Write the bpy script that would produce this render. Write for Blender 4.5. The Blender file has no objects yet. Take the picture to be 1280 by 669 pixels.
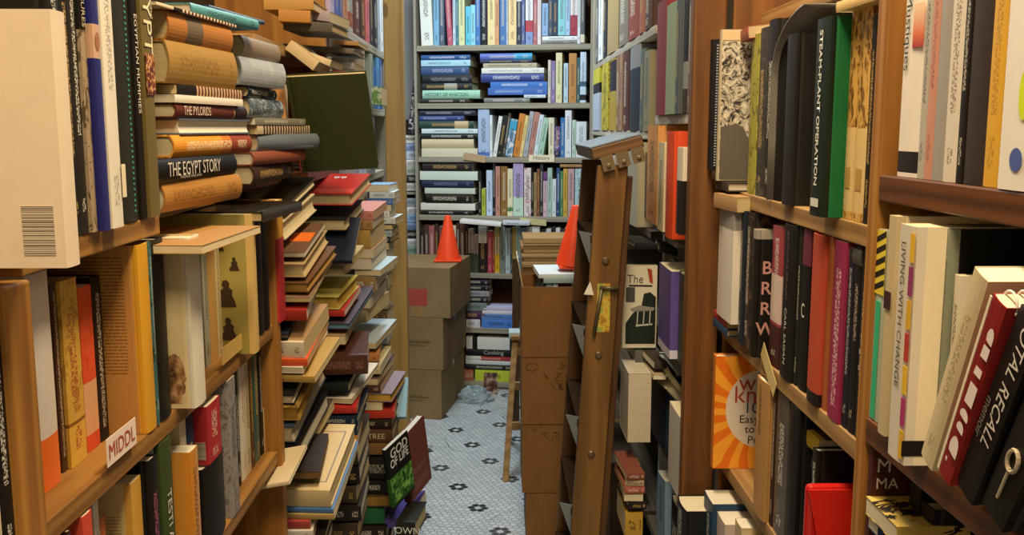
# Second-hand bookshop aisle: bookcases both sides, piles, a stepladder, cartons and a back bookcase.
import bpy, math, random, zlib
from mathutils import Vector, Matrix

SC = bpy.context.scene
COL = SC.collection
random.seed(7)
H = 1.5                      # camera height
FPX = 1200.0                 # focal length in pixels of the 1280x669 frame
PITCH = math.atan(174.5 / FPX)
YAW = math.atan(18.0 / FPX * math.cos(PITCH))
FW = Vector((math.sin(YAW) * math.cos(PITCH), math.cos(YAW) * math.cos(PITCH), -math.sin(PITCH)))
RT = Vector((math.cos(YAW), -math.sin(YAW), 0))
UP = RT.cross(FW)
EYE = Vector((0, 0, H))


def ray(u, v):
    return (FW + RT * ((u - 640) / FPX) - UP * ((v - 334.5) / FPX))


def on_y(u, v, y):
    d = ray(u, v)
    k = y / d.y
    return d.x * k, H + d.z * k


def on_floor(u, v, z=0.0):
    d = ray(u, v)
    k = (z - H) / d.z
    return d.x * k, d.y * k


class Face:
    """A vertical plane books stand in: e runs along it (towards larger u), n faces the aisle."""
    def __init__(s, p, e):
        s.p = Vector((p[0], p[1], 0))
        s.e = Vector((e[0], e[1], 0)).normalized()
        s.n = Vector((s.e.y, -s.e.x, 0))

    def hit(s, u, v, off=0.0):
        d = ray(u, v)
        q = s.p + s.n * off
        k = (q - EYE).dot(s.n) / d.dot(s.n)
        w = EYE + d * k
        return (w - s.p).dot(s.e), w.z

    def pt(s, a, off=0.0, z=0.0):
        w = s.p + s.e * a + s.n * off
        return Vector((w.x, w.y, z))

    def mat(s, a, off, z):
        m = Matrix.Identity(4)
        y = -s.n
        for i in range(3):
            m[i][0] = s.e[i]
            m[i][1] = y[i]
            m[i][2] = (0, 0, 1)[i]
        m.translation = s.pt(a, off, z)
        return m


def lin(hx):
    hx = hx.lstrip('#')
    if len(hx) == 3:
        hx = ''.join(c * 2 for c in hx)
    r = []
    for i in (0, 2, 4):
        c = int(hx[i:i + 2], 16) / 255
        r.append(c / 12.92 if c <= 0.04045 else ((c + 0.055) / 1.055) ** 2.4)
    return (*r, 1.0)


def lum(hx):
    c = lin(hx)
    return 0.2126 * c[0] + 0.7152 * c[1] + 0.0722 * c[2]


# ------------------------------------------------------------------ materials
class NT:
    def __init__(s, name, rough=0.5, spec=0.4):
        s.m = bpy.data.materials.new(name)
        s.m.use_nodes = True
        s.t = s.m.node_tree
        s.b = s.t.nodes['Principled BSDF']
        s.b.inputs['Roughness'].default_value = rough
        s.b.inputs['Specular IOR Level'].default_value = spec

    def n(s, typ, **kw):
        x = s.t.nodes.new(typ)
        for k, v in kw.items():
            setattr(x, k, v)
        return x

    def put(s, sock, v):
        if hasattr(v, 'is_output'):
            s.t.links.new(v, sock)
        else:
            sock.default_value = v

    def math(s, op, a, b=0.0, c=0.0):
        x = s.n('ShaderNodeMath', operation=op)
        s.put(x.inputs[0], a)
        s.put(x.inputs[1], b)
        s.put(x.inputs[2], c)
        return x.outputs[0]

    def vmath(s, op, a, b=(0, 0, 0), scale=None):
        x = s.n('ShaderNodeVectorMath', operation=op)
        s.put(x.inputs[0], a)
        s.put(x.inputs[1], b)
        if scale is not None:
            s.put(x.inputs['Scale'], scale)
        return x.outputs['Value'] if op in ('DOT_PRODUCT', 'LENGTH') else x.outputs[0]

    def mix(s, f, a, b):
        x = s.n('ShaderNodeMix', data_type='RGBA')
        s.put(x.inputs[0], f)
        s.put(x.inputs[6], a)
        s.put(x.inputs[7], b)
        return x.outputs[2]

    def co(s, which='Generated'):
        x = s.n('ShaderNodeTexCoord')
        return x.outputs[which]

    def sep(s, v):
        x = s.n('ShaderNodeSeparateXYZ')
        s.put(x.inputs[0], v)
        return x.outputs

    def comb(s, a, b, c):
        x = s.n('ShaderNodeCombineXYZ')
        for i, q in enumerate((a, b, c)):
            s.put(x.inputs[i], q)
        return x.outputs[0]

    def noise(s, vec, scale=5.0, detail=3.0, rough=0.5, dist=0.0):
        x = s.n('ShaderNodeTexNoise')
        s.put(x.inputs['Vector'], vec)
        x.inputs['Scale'].default_value = scale
        x.inputs['Detail'].default_value = detail
        x.inputs['Roughness'].default_value = rough
        x.inputs['Distortion'].default_value = dist
        return x.outputs['Fac']

    def rng(s, v, a, b):          # 1 where a < v < b
        return s.math('MULTIPLY', s.math('GREATER_THAN', v, a), s.math('LESS_THAN', v, b))

    def ramp(s, f, stops):
        x = s.n('ShaderNodeValToRGB')
        s.put(x.inputs[0], f)
        el = x.color_ramp.elements
        while len(el) < len(stops):
            el.new(0.5)
        for e, (p, c) in zip(el, stops):
            e.position = p
            e.color = lin(c)
        return x.outputs[0]

    def out(s, col, bump=None, strength=0.2, dist=0.002):
        s.put(s.b.inputs['Base Color'], col)
        if bump is not None:
            x = s.n('ShaderNodeBump')
            x.inputs['Strength'].default_value = strength
            x.inputs['Distance'].default_value = dist
            s.put(x.inputs['Height'], bump)
            s.put(s.b.inputs['Normal'], x.outputs[0])
        return s.m


_mats = {}


def plain(hx, rough=0.5, name=None, metal=0.0, wear=0.06):
    k = ('plain', hx, rough, metal, wear)
    if k not in _mats:
        t = NT(name or 'plain_' + hx, rough)
        t.b.inputs['Metallic'].default_value = metal
        c = lin(hx)
        f = t.noise(t.co('Object'), 30, 4)
        d = tuple(x * (1 - 2.2 * wear) for x in c[:3]) + (1,)
        l = tuple(min(1, x * (1 + 1.2 * wear)) for x in c[:3]) + (1,)
        _mats[k] = t.out(t.mix(f, d, l))
    return _mats[k]


def wood(light, dark, name, axis=2, rough=0.5, knots=True):
    k = ('wood', light, dark, axis)
    if k not in _mats:
        t = NT(name, rough, 0.35)
        o = t.sep(t.co('Object'))
        sc = [26.0, 26.0, 26.0]
        sc[axis] = 1.6
        v = t.comb(*[t.math('MULTIPLY', o[i], sc[i]) for i in range(3)])
        w = t.n('ShaderNodeTexWave', wave_type='RINGS', rings_direction='XYZ'[axis])
        t.put(w.inputs['Vector'], v)
        w.inputs['Scale'].default_value = 0.55
        w.inputs['Distortion'].default_value = 6.0
        w.inputs['Detail'].default_value = 3.0
        w.inputs['Detail Scale'].default_value = 1.2
        g = t.noise(v, 3.2, 5, 0.65)
        f = t.math('ADD', t.math('MULTIPLY', w.outputs['Fac'], 0.55), t.math('MULTIPLY', g, 0.5))
        col = t.mix(f, lin(dark), lin(light))
        blot = t.noise(t.co('Object'), 4.0, 3)
        col = t.mix(t.math('MULTIPLY', t.math('SUBTRACT', blot, 0.45), 0.9), col, lin(dark))
        if knots:
            vo = t.n('ShaderNodeTexVoronoi')
            ks = [7.0, 7.0, 7.0]
            ks[axis] = 2.4
            t.put(vo.inputs['Vector'], t.comb(*[t.math('MULTIPLY', o[i], ks[i]) for i in range(3)]))
            vo.inputs['Scale'].default_value = 1.0
            kk = t.math('LESS_THAN', vo.outputs['Distance'], 0.09)
            dk = tuple(x * 0.45 for x in lin(dark)[:3]) + (1,)
            col = t.mix(t.math('MULTIPLY', kk, 0.7), col, dk)
        _mats[k] = t.out(col, f, 0.15, 0.001)
    return _mats[k]


def pages_mat(hx):
    k = ('pages', hx)
    if k not in _mats:
        t = NT('page_edges_' + hx, 0.85, 0.1)
        o = t.sep(t.co('Object'))
        f = t.noise(t.comb(t.math('MULTIPLY', o[0], 900.0), t.math('MULTIPLY', o[1], 14.0), t.math('MULTIPLY', o[2], 14.0)), 1.0, 2)
        g = t.noise(t.co('Object'), 9.0, 2)
        c = lin(hx)
        d = tuple(x * 0.62 for x in c[:3]) + (1,)
        y = (c[0] * 0.93, c[1] * 0.85, c[2] * 0.68, 1)
        _mats[k] = t.out(t.mix(f, d, t.mix(g, c, y)))
    return _mats[k]


def cover_mat(hx, t_=0.02, d_=0.15, h_=0.22, cov=None, bands=(), title=None, zr=None, pat=None, lines=None, gloss=0.5, seed=0, ttl=True, stripes=None, vbands=()):
    """Printed book cover. Generated coordinates: x over the thickness, y from the spine to the fore edge, z up the book."""
    key = ('cov', hx, cov, tuple(bands), title, zr, pat, lines, gloss, ttl, stripes, tuple(vbands), seed % 6, round(t_ / d_, 1))
    if key in _mats:
        return _mats[key]
    t = NT('book_cover', gloss, 0.28)
    g = t.sep(t.co('Generated'))
    o = t.sep(t.co('Object'))
    rnd = random.Random(seed)
    on_spine = t.math('LESS_THAN', g[1], min(0.5, max(0.03, 0.011 / d_)))
    col = lin(hx)
    if cov:
        col = t.mix(on_spine, lin(cov), col)
    if pat:
        kind, pc, ps = pat
        if kind == 'noise':
            f = t.noise(t.co('Object'), ps, 4, 0.6, 0.6)
            f = t.math('GREATER_THAN', f, 0.53)
        elif kind == 'soft':
            f = t.noise(t.co('Object'), ps, 3, 0.5)
        elif kind == 'spots':
            vo = t.n('ShaderNodeTexVoronoi')
            t.put(vo.inputs['Vector'], t.co('Object'))
            vo.inputs['Scale'].default_value = ps
            f = t.math('LESS_THAN', vo.outputs['Distance'], 0.32)
        elif kind == 'ink':
            f = t.noise(t.comb(t.math('MULTIPLY', o[0], ps), t.math('MULTIPLY', o[1], ps), t.math('MULTIPLY', o[2], ps * 0.55)), 1.0, 5, 0.7, 1.5)
            f = t.math('GREATER_THAN', f, 0.545)
        col = t.mix(f, col, lin(pc))
    for z0, z1, bc in bands:
        col = t.mix(t.rng(g[2], z0, z1), col, lin(bc))
    for y0, y1, bc in vbands:
        col = t.mix(t.rng(g[1], y0, y1), col, lin(bc))
    if stripes:
        z0, z1, per, sc = stripes
        f = t.math('LESS_THAN', t.math('FRACT', t.math('MULTIPLY', o[2], 1.0 / per)), 0.5)
        col = t.mix(t.math('MULTIPLY', f, t.rng(g[2], z0, z1)), col, lin(sc))
    if lines:
        lc, y0, y1, z0, z1 = lines
        rows = t.math('LESS_THAN', t.math('FRACT', t.math('MULTIPLY', o[2], 210.0)), 0.45)
        wd = t.math('GREATER_THAN', t.noise(t.comb(t.math('MULTIPLY', o[1], 320.0), 0.0, t.math('FLOOR', t.math('MULTIPLY', o[2], 210.0))), 1.0, 1), 0.42)
        area = t.math('MULTIPLY', t.rng(g[1], y0, y1), t.rng(g[2], z0, z1))
        gap = t.math('GREATER_THAN', t.noise(t.comb(0.0, 0.0, t.math('MULTIPLY', o[2], 22.0)), 1.0, 0), 0.4)
        f = t.math('MULTIPLY', t.math('MULTIPLY', rows, wd), t.math('MULTIPLY', area, gap))
        col = t.mix(t.math('MULTIPLY', f, 0.65), col, lin(lc))
    if ttl:
        tc = title or ('#26221e' if lum(hx) > 0.22 else ('#d8d2c0' if seed % 3 else '#c9a45a'))
        za, zb = zr or (rnd.uniform(0.28, 0.42), rnd.uniform(0.75, 0.92))
        gl = t.noise(t.comb(t.math('MULTIPLY', g[0], 7.0), 0.0, t.math('MULTIPLY', o[2], rnd.uniform(300, 480))), 1.0, 1)
        gl = t.math('GREATER_THAN', gl, 0.5)
        bandx = t.rng(g[0], 0.3, 0.7)
        zz = t.math('MAXIMUM', t.rng(g[2], za, zb), t.rng(g[2], 0.08, 0.08 + rnd.uniform(0.04, 0.14)))
        f = t.math('MULTIPLY', t.math('MULTIPLY', gl, bandx), t.math('MULTIPLY', zz, on_spine))
        col = t.mix(t.math('MULTIPLY', f, 0.75), col, lin(tc))
    w = t.noise(t.co('Object'), 38, 4, 0.6)
    dk = t.n('ShaderNodeHueSaturation')
    t.put(dk.inputs['Color'], col)
    dk.inputs['Value'].default_value = 0.8
    dk.inputs['Saturation'].default_value = 0.92
    col = t.mix(t.math('MULTIPLY', w, 0.6), col, dk.outputs[0])
    _mats[key] = t.out(col)
    return _mats[key]


# ------------------------------------------------------------------ mesh helpers
class MB:
    def __init__(s):
        s.v, s.f = [], []

    def add(s, vs, fs):
        b = len(s.v)
        s.v += [tuple(p) for p in vs]
        s.f += [tuple(i + b for i in f) for f in fs]
        return s

    def box(s, lo, hi, m=None):
        x0, y0, z0 = lo
        x1, y1, z1 = hi
        vs = [Vector(p) for p in ((x0, y0, z0), (x1, y0, z0), (x1, y1, z0), (x0, y1, z0), (x0, y0, z1), (x1, y0, z1), (x1, y1, z1), (x0, y1, z1))]
        if m is not None:
            vs = [m @ p for p in vs]
        return s.add(vs, [(0, 3, 2, 1), (4, 5, 6, 7), (0, 1, 5, 4), (1, 2, 6, 5), (2, 3, 7, 6), (3, 0, 4, 7)])

    def prism(s, poly, z0, z1, m=None):
        n = len(poly)
        vs = [Vector((x, y, z0)) for x, y in poly] + [Vector((x, y, z1)) for x, y in poly]
        if m is not None:
            vs = [m @ p for p in vs]
        return s.add(vs, [tuple(range(n - 1, -1, -1)), tuple(range(n, 2 * n))] + [(i, (i + 1) % n, n + (i + 1) % n, n + i) for i in range(n)])

    def lathe(s, prof, n=24, m=None, cap=True):
        vs, fs = [], []
        for r, z in prof:
            for i in range(n):
                a = 2 * math.pi * i / n
                vs.append(Vector((r * math.cos(a), r * math.sin(a), z)))
        for j in range(len(prof) - 1):
            for i in range(n):
                k = (i + 1) % n
                fs.append((j * n + i, j * n + k, (j + 1) * n + k, (j + 1) * n + i))
        if cap:
            fs.append(tuple(range(n - 1, -1, -1)))
            fs.append(tuple((len(prof) - 1) * n + i for i in range(n)))
        if m is not None:
            vs = [m @ p for p in vs]
        return s.add(vs, fs)

    def tube(s, pts, r, n=8):
        pts = [Vector(p) for p in pts]
        vs, fs = [], []
        for j, p in enumerate(pts):
            d = (pts[min(j + 1, len(pts) - 1)] - pts[max(j - 1, 0)]).normalized()
            a = d.orthogonal().normalized()
            if j and abs(d.dot(prev)) < 0.999:
                a = (last - d * last.dot(d)).normalized()
            last, prev = a, d
            b = d.cross(a)
            for i in range(n):
                t = 2 * math.pi * i / n
                vs.append(p + a * (r * math.cos(t)) + b * (r * math.sin(t)))
        for j in range(len(pts) - 1):
            for i in range(n):
                k = (i + 1) % n
                fs.append((j * n + i, j * n + k, (j + 1) * n + k, (j + 1) * n + i))
        fs.append(tuple(range(n - 1, -1, -1)))
        fs.append(tuple((len(pts) - 1) * n + i for i in range(n)))
        return s.add(vs, fs)

    def obj(s, name, mat, parent=None, m=None, smooth=False, bevel=0.0):
        me = bpy.data.meshes.new(name)
        me.from_pydata(s.v, [], s.f)
        if smooth:
            me.polygons.foreach_set('use_smooth', [True] * len(me.polygons))
        me.materials.append(mat)
        o = bpy.data.objects.new(name, me)
        COL.objects.link(o)
        if parent is not None:
            o.parent = parent
        if m is not None:
            o.matrix_basis = m
        if bevel:
            b = o.modifiers.new('edge', 'BEVEL')
            b.width = bevel
            b.segments = 2
            b.limit_method = 'ANGLE'
        return o


def thing(name, label, cat, m=None, group=None):
    o = bpy.data.objects.new(name, None)
    o.empty_display_size = 0.05
    COL.objects.link(o)
    if m is not None:
        o.matrix_basis = m
    tag(o, label, cat, group)
    return o


ALL_LABELS = {}


def tag(o, label, cat, group=None):
    o['label'] = label
    o['category'] = cat
    if group:
        o['group'] = group
    n = len(label.replace(',', ' ').split())
    if not 4 <= n <= 16:
        print('LABEL WORDS', n, label)
    if label in ALL_LABELS:
        print('LABEL TWICE', label)
    ALL_LABELS[label] = 1
    return o


def struct(name, mb, mat, **k):
    o = mb.obj(name, mat, **k)
    o['kind'] = 'structure'
    return o


def T(x, y, z):
    return Matrix.Translation((x, y, z))


def R(deg, ax):
    return Matrix.Rotation(math.radians(deg), 4, ax)


# ------------------------------------------------------------------ lettering
_fonts = {}


def text_part(parent, txt, org, right, up, size, hx, name='title_lettering', sx=1.0, align='CENTER', bold=0.0, shear=0.0, spacing=1.0, rough=0.5):
    """Lettering lying on a surface of the parent: org is the centre, right and up span the surface, all in the parent's own frame."""
    cu = bpy.data.curves.new('lettering', 'FONT')
    cu.body = txt
    cu.size = size
    cu.align_x = align
    cu.align_y = 'CENTER'
    cu.offset = bold
    cu.shear = shear
    cu.space_character = spacing
    cu.resolution_u = 3
    tmp = bpy.data.objects.new('lettering', cu)
    COL.objects.link(tmp)
    dg = bpy.context.evaluated_depsgraph_get()
    me = bpy.data.meshes.new_from_object(tmp.evaluated_get(dg))
    bpy.data.objects.remove(tmp)
    bpy.data.curves.remove(cu)
    if me.vertices:
        ys = [v.co.y for v in me.vertices]
        xs = [v.co.x for v in me.vertices]
        me.transform(Matrix.Translation((-(min(xs) + max(xs)) / 2 if align == 'CENTER' else 0.0, -(min(ys) + max(ys)) / 2, 0)))
    right, up = Vector(right).normalized(), Vector(up).normalized()
    nrm = right.cross(up)
    m = Matrix.Identity(4)
    for i in range(3):
        m[i][0] = right[i] * sx
        m[i][1] = up[i]
        m[i][2] = nrm[i]
    m.translation = Vector(org) + nrm * 0.0006
    me.transform(m)
    me.materials.clear()
    me.materials.append(plain(hx, rough, wear=0.03))
    o = bpy.data.objects.new(name, me)
    COL.objects.link(o)
    o.parent = parent
    return o


def panel(parent, org, right, up, w, h, mat, name, lift=0.0003, thick=0.0004):
    """A thin printed or glued rectangle on a surface of the parent; org is its centre."""
    right, up = Vector(right).normalized(), Vector(up).normalized()
    nrm = right.cross(up)
    m = Matrix.Identity(4)
    for i in range(3):
        m[i][0] = right[i]
        m[i][1] = up[i]
        m[i][2] = nrm[i]
    m.translation = Vector(org)
    mb = MB().box((-w / 2, -h / 2, lift - 0.0002), (w / 2, h / 2, lift + thick), m)
    return mb.obj(name, mat, parent)


# ------------------------------------------------------------------ books
ORD = 'first second third fourth fifth sixth seventh eighth ninth tenth eleventh twelfth thirteenth fourteenth fifteenth sixteenth seventeenth eighteenth nineteenth twentieth twenty-first twenty-second twenty-third twenty-fourth twenty-fifth twenty-sixth twenty-seventh twenty-eighth twenty-ninth thirtieth thirty-first thirty-second thirty-third thirty-fourth thirty-fifth thirty-sixth thirty-seventh thirty-eighth thirty-ninth fortieth'.split()
KIND = {'p': 'paperback_book', 'h': 'hardcover_book', 'm': 'magazine', 's': 'spiral_bound_book'}
NB = [0]
PAGE = ('#dccda6', '#e6dcc0', '#d2bd8e', '#e9e2cf')


def make_book(kind, t, d, h, hx, label, m, group=None, page=None, cat='book', **k):
    """Book standing in its own frame: spine in the plane y=0 facing -y, thickness along x, height along z."""
    NB[0] += 1
    seed = zlib.crc32(label.encode())
    root = thing(KIND[kind], label, cat, m, group)
    hard = kind == 'h'
    c = min(0.0026 if hard else 0.0009, t * 0.22)
    ins = 0.003 if hard else 0.0006
    r = min(t * k.pop('round', 0.05), 0.007) if hard else min(t * 0.06, 0.0012)
    k.pop('round', None)
    n = 8 if hard else 4
    arc = [(i / n, r * (2 * i / n - 1) ** 2) for i in range(n + 1)]
    outer = [(0, d)] + [(t * a, y) for a, y in arc] + [(t, d)]
    inner = [(c, d)] + [(c + (t - 2 * c) * a, y + c) for a, y in arc] + [(t - c, d)]
    if hard and t > 0.012:            # hinge grooves beside the spine
        outer = [(0, d), (0, r + 0.012), (0.0011, r + 0.008), (0, r + 0.004)] + outer[1:-1] + [(t, r + 0.004), (t - 0.0011, r + 0.008), (t, r + 0.012), (t, d)]
        inner = [(c, d), (c, r + 0.012), (c, r + 0.008), (c, r + 0.0045)] + inner[1:-1] + [(t - c, r + 0.0045), (t - c, r + 0.008), (t - c, r + 0.012), (t - c, d)]
    L = len(outer)
    vs = [(x, y, 0) for x, y in outer] + [(x, y, 0) for x, y in inner] + [(x, y, h) for x, y in outer] + [(x, y, h) for x, y in inner]
    fs = []
    for i in range(L - 1):
        j = i + 1
        fs += [(i, j, 2 * L + j, 2 * L + i), (L + j, L + i, 3 * L + i, 3 * L + j), (i, L + i, L + j, j), (2 * L + i, 2 * L + j, 3 * L + j, 3 * L + i)]
    fs += [(0, 2 * L, 3 * L, L), (L - 1, 2 * L - 1, 4 * L - 1, 3 * L - 1)]
    fs = [tuple(reversed(f)) for f in fs]
    mk = {q: k[q] for q in ('cov', 'bands', 'title', 'zr', 'pat', 'lines', 'gloss', 'ttl', 'stripes', 'vbands') if q in k}
    mat = cover_mat(hx, t, d, h, seed=seed, **mk)
    MB().add(vs, fs).obj('cover', mat, root)
    pf = [(c + (t - 2 * c) * a, y + c + 0.0003) for a, y in arc]
    if hard:
        pf = [(c + (t - 2 * c) * a, y + c + 0.0003) for a, y in arc] + [(t - c - (t - 2 * c) * i / 4, d - ins - min(0.005, t * 0.12) * (1 - (2 * i / 4 - 1) ** 2)) for i in range(5)]
    else:
        pf = pf + [(t - c, d - ins), (c, d - ins)]
    e = 0.0001
    pf = [(min(max(x, c + e), t - c - e), y) for x, y in pf]
    MB().prism(pf, ins, h - ins).obj('pages', pages_mat(page or PAGE[seed % 4]), root)
    root['_t'], root['_d'], root['_h'] = t, d, h
    return root


BK = {}         # named books that get lettering later


def row(F, zs, items, vm, frm, group, dmax=0.26, gap=0.0004, hmin=0.1, zmax=9.0, p0=0.0):
    """Books standing on a shelf at height zs; items (u0, u1, vtop, kind, colour, description, options), u along the row at image height vm."""
    last = -1e9
    for i, it in enumerate(items):
        u0, u1, vt, kind, hx, desc = it[:6]
        k = dict(it[6]) if len(it) > 6 else {}
        p = k.pop('p', p0)
        lean = k.pop('lean', 0.0)
        key = k.pop('key', None)
        vmm = k.pop('vm', vm)
        z0 = k.pop('z', zs) + 0.0006
        lab = k.pop('label', None) or '%s, %s %s' % (desc, ORD[i], frm)
        s0, _ = F.hit(u0, vmm, p)
        s1, _ = F.hit(u1, vmm, p)
        so = s1 - s0
        if not k.pop('free', False):
            if s0 < last + gap:
                s0 = last + gap
            if s1 < s0 + 0.003:
                s1 = s0 + 0.003
            last = s1
        if 'hh' in k:
            h = k.pop('hh')
        else:
            _, zt = F.hit((u0 + u1) / 2, vt, p)
            h = max(hmin, zt - z0)
        h = min(h, zmax - z0)
        d = k.pop('d', None) or min(dmax, max(0.11, h * 0.69)) + 0.0
        g = k.pop('group', group)
        t = s1 - s0
        if lean:
            a = math.radians(lean)
            t = t * math.cos(a)
            if lean > 0:
                m = F.mat(s1, p, z0) @ R(lean, 'Y') @ T(-t, 0, 0)
            else:
                m = F.mat(s0, p, z0) @ R(lean, 'Y')
        else:
            m = F.mat(s0, p, z0)
        b = make_book(kind, t, d, h, hx, lab, m, g, **k)
        if key:
            BK[key] = b


def stack(F, items, where, group, vref=None, rot=0.0):
    """Books lying flat with their spines out; items from the top (u0, u1, vtop, vbot, kind, colour, description, options).
    Heights are taken at the end nearest the camera side of the stack."""
    n = len(items)
    zlast = None
    res = []
    for i in range(n - 1, -1, -1):
        it = items[i]
        u0, u1, vt, vb, kind, hx, desc = it[:7]
        k = dict(it[7]) if len(it) > 7 else {}
        p = k.pop('p', 0.0)
        key = k.pop('key', None)
        phi = k.pop('phi', rot)
        uu = k.pop('uz', u0)
        s0, zb = F.hit(u0, vb, p)
        _, zt = F.hit(uu, vt, p)
        _, zb = F.hit(uu, vb, p)
        s1, _ = F.hit(u1, (vt + vb) / 2, p)
        if zlast is not None:
            zb = zlast + 0.0004
            zt = max(zt, zb + 0.004)
        if 'zb' in k:
            zb = k.pop('zb')
        zlast = zt
        t = zt - zb
        h = k.pop('hh', None) or (s1 - s0)
        d = k.pop('d', None) or min(0.24, max(0.12, h * 0.7))
        m = Matrix.Identity(4)
        fore = k.pop('fore', False)
        for a in range(3):
            m[a][0] = (0, 0, 1)[a]
            m[a][1] = (-F.n[a] if not fore else F.n[a])
            m[a][2] = (-F.e[a] if not fore else F.e[a])
        m.translation = (0, 0, 0)
        base = T(*F.pt(s0, p, zb)) @ R(phi, 'Z') @ m
        base = base @ (T(0, -d, 0) if fore else T(0, 0, -h))
        nm = 'top' if i == 0 else ORD[i] + ' down'
        lab = k.pop('label', None) or '%s, %s in %s' % (desc, nm, where)
        k.setdefault('round', 0.2)
        b = make_book(kind, t, d, h, hx, lab, base, group, **k)
        if key:
            BK[key] = b
    return zlast


def lying(Y, uR, vB, w, t, L, yaw, pitch, roll, face, kind, hx, label, group, key=None, px=True, **k):
    """A book lying in a pile: near lower corner on the aisle side at pixel (uR, vB) and depth Y."""
    X, Z = on_y(uR, vB, Y)
    if px:
        w, t = w * Y / FPX, t * Y / FPX
    base = T(X, Y, Z) @ R(yaw, 'Z') @ R(pitch, 'X') @ R(roll, 'Y')
    if face == 'spine':       # r=-z, b=y, u=x
        q = Matrix(((0, 0, -1, 0), (0, 1, 0, 0), (1, 0, 0, 0), (0, 0, 0, 1)))
        d, h = L, w
    elif face == 'fore':      # r=z-w, b=d-y, u=x
        q = Matrix(((0, 0, 1, -w), (0, -1, 0, L), (1, 0, 0, 0), (0, 0, 0, 1)))
        d, h = L, w
    elif face == 'head':      # spine on the aisle side: r=-y, b=h-z
        q = Matrix(((0, -1, 0, 0), (0, 0, -1, L), (1, 0, 0, 0), (0, 0, 0, 1)))
        d, h = w, L
    else:                     # 'tail': fore edge on the aisle side: r=y-w, b=z
        q = Matrix(((0, 1, 0, -w), (0, 0, 1, 0), (1, 0, 0, 0), (0, 0, 0, 1)))
        d, h = w, L
    b = make_book(kind, t, d, h, hx, label, base @ q, group, **k)
    if key:
        BK[key] = b
    return b


def pile(Y, items, where, group, pitch=0.0, bottom_up=True):
    """A pile from the top down; each (uR, vB, w, L, yaw, face, kind, colour, description, options); a book is as thick as the gap to the one above."""
    for i, it in enumerate(items):
        uR, vB, w, L, yaw, face, kind, hx, desc = it[:9]
        k = dict(it[9]) if len(it) > 9 else {}
        t = k.pop('t', None)
        if t is None:
            t = (vB - items[i - 1][1]) * 0.97
        dy = k.pop('dy', 0.0)
        nm = 'top' if i == 0 else ORD[i] + ' down'
        lab = k.pop('label', None) or '%s, %s in %s' % (desc, nm, where)
        lying(Y + dy, uR, vB, w, t, L, yaw, k.pop('pitch', pitch), k.pop('roll', 0.0), face, kind, hx, lab, group, **k)


SP = dict(right=(0, 0, -1), up=(1, 0, 0))        # along a spine, read top to bottom


def spine_text(key, txt, size, hx, zc=0.5, xc=0.5, **k):
    b = BK[key]
    return text_part(b, txt, (b['_t'] * xc, -0.0002, b['_h'] * zc), (0, 0, -1), (1, 0, 0), size, hx, 'spine_title', **k)


def cover_frame(b, side):
    """The cover that faces the camera: side -1 for books in the cases on the left, +1 on the right."""
    if side < 0:
        return (0, -1, 0), (0, 0, 1), lambda y, z: (0, y * b['_d'], z * b['_h'])
    return (0, 1, 0), (0, 0, 1), lambda y, z: (b['_t'], y * b['_d'], z * b['_h'])


def cover_text(key, txt, size, hx, y, z, side, **k):
    b = BK[key]
    r, u, f = cover_frame(b, side)
    return text_part(b, txt, f(y, z), r, u, size, hx, k.pop('name', 'cover_title'), **k)


def cover_panel(key, y, z, w, h, mat, side, name, **k):
    b = BK[key]
    r, u, f = cover_frame(b, side)
    return panel(b, f(y, z), r, u, w, h, mat, name, **k)


def barcode_mat():
    if 'bar' not in _mats:
        t = NT('barcode_print', 0.6)
        o = t.sep(t.co('Generated'))
        f = t.math('GREATER_THAN', t.noise(t.comb(t.math('MULTIPLY', o[2], 46.0), 0.0, 0.0), 1.0, 2), 0.5)
        _mats['bar'] = t.out(t.mix(f, lin('#d8c8ae'), lin('#4b4036')))
    return _mats['bar']

# ================================================================== setting
XL, XR, YB, YF, ZC = -0.86, 0.9, 5.95, -1.3, 2.9


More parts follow.
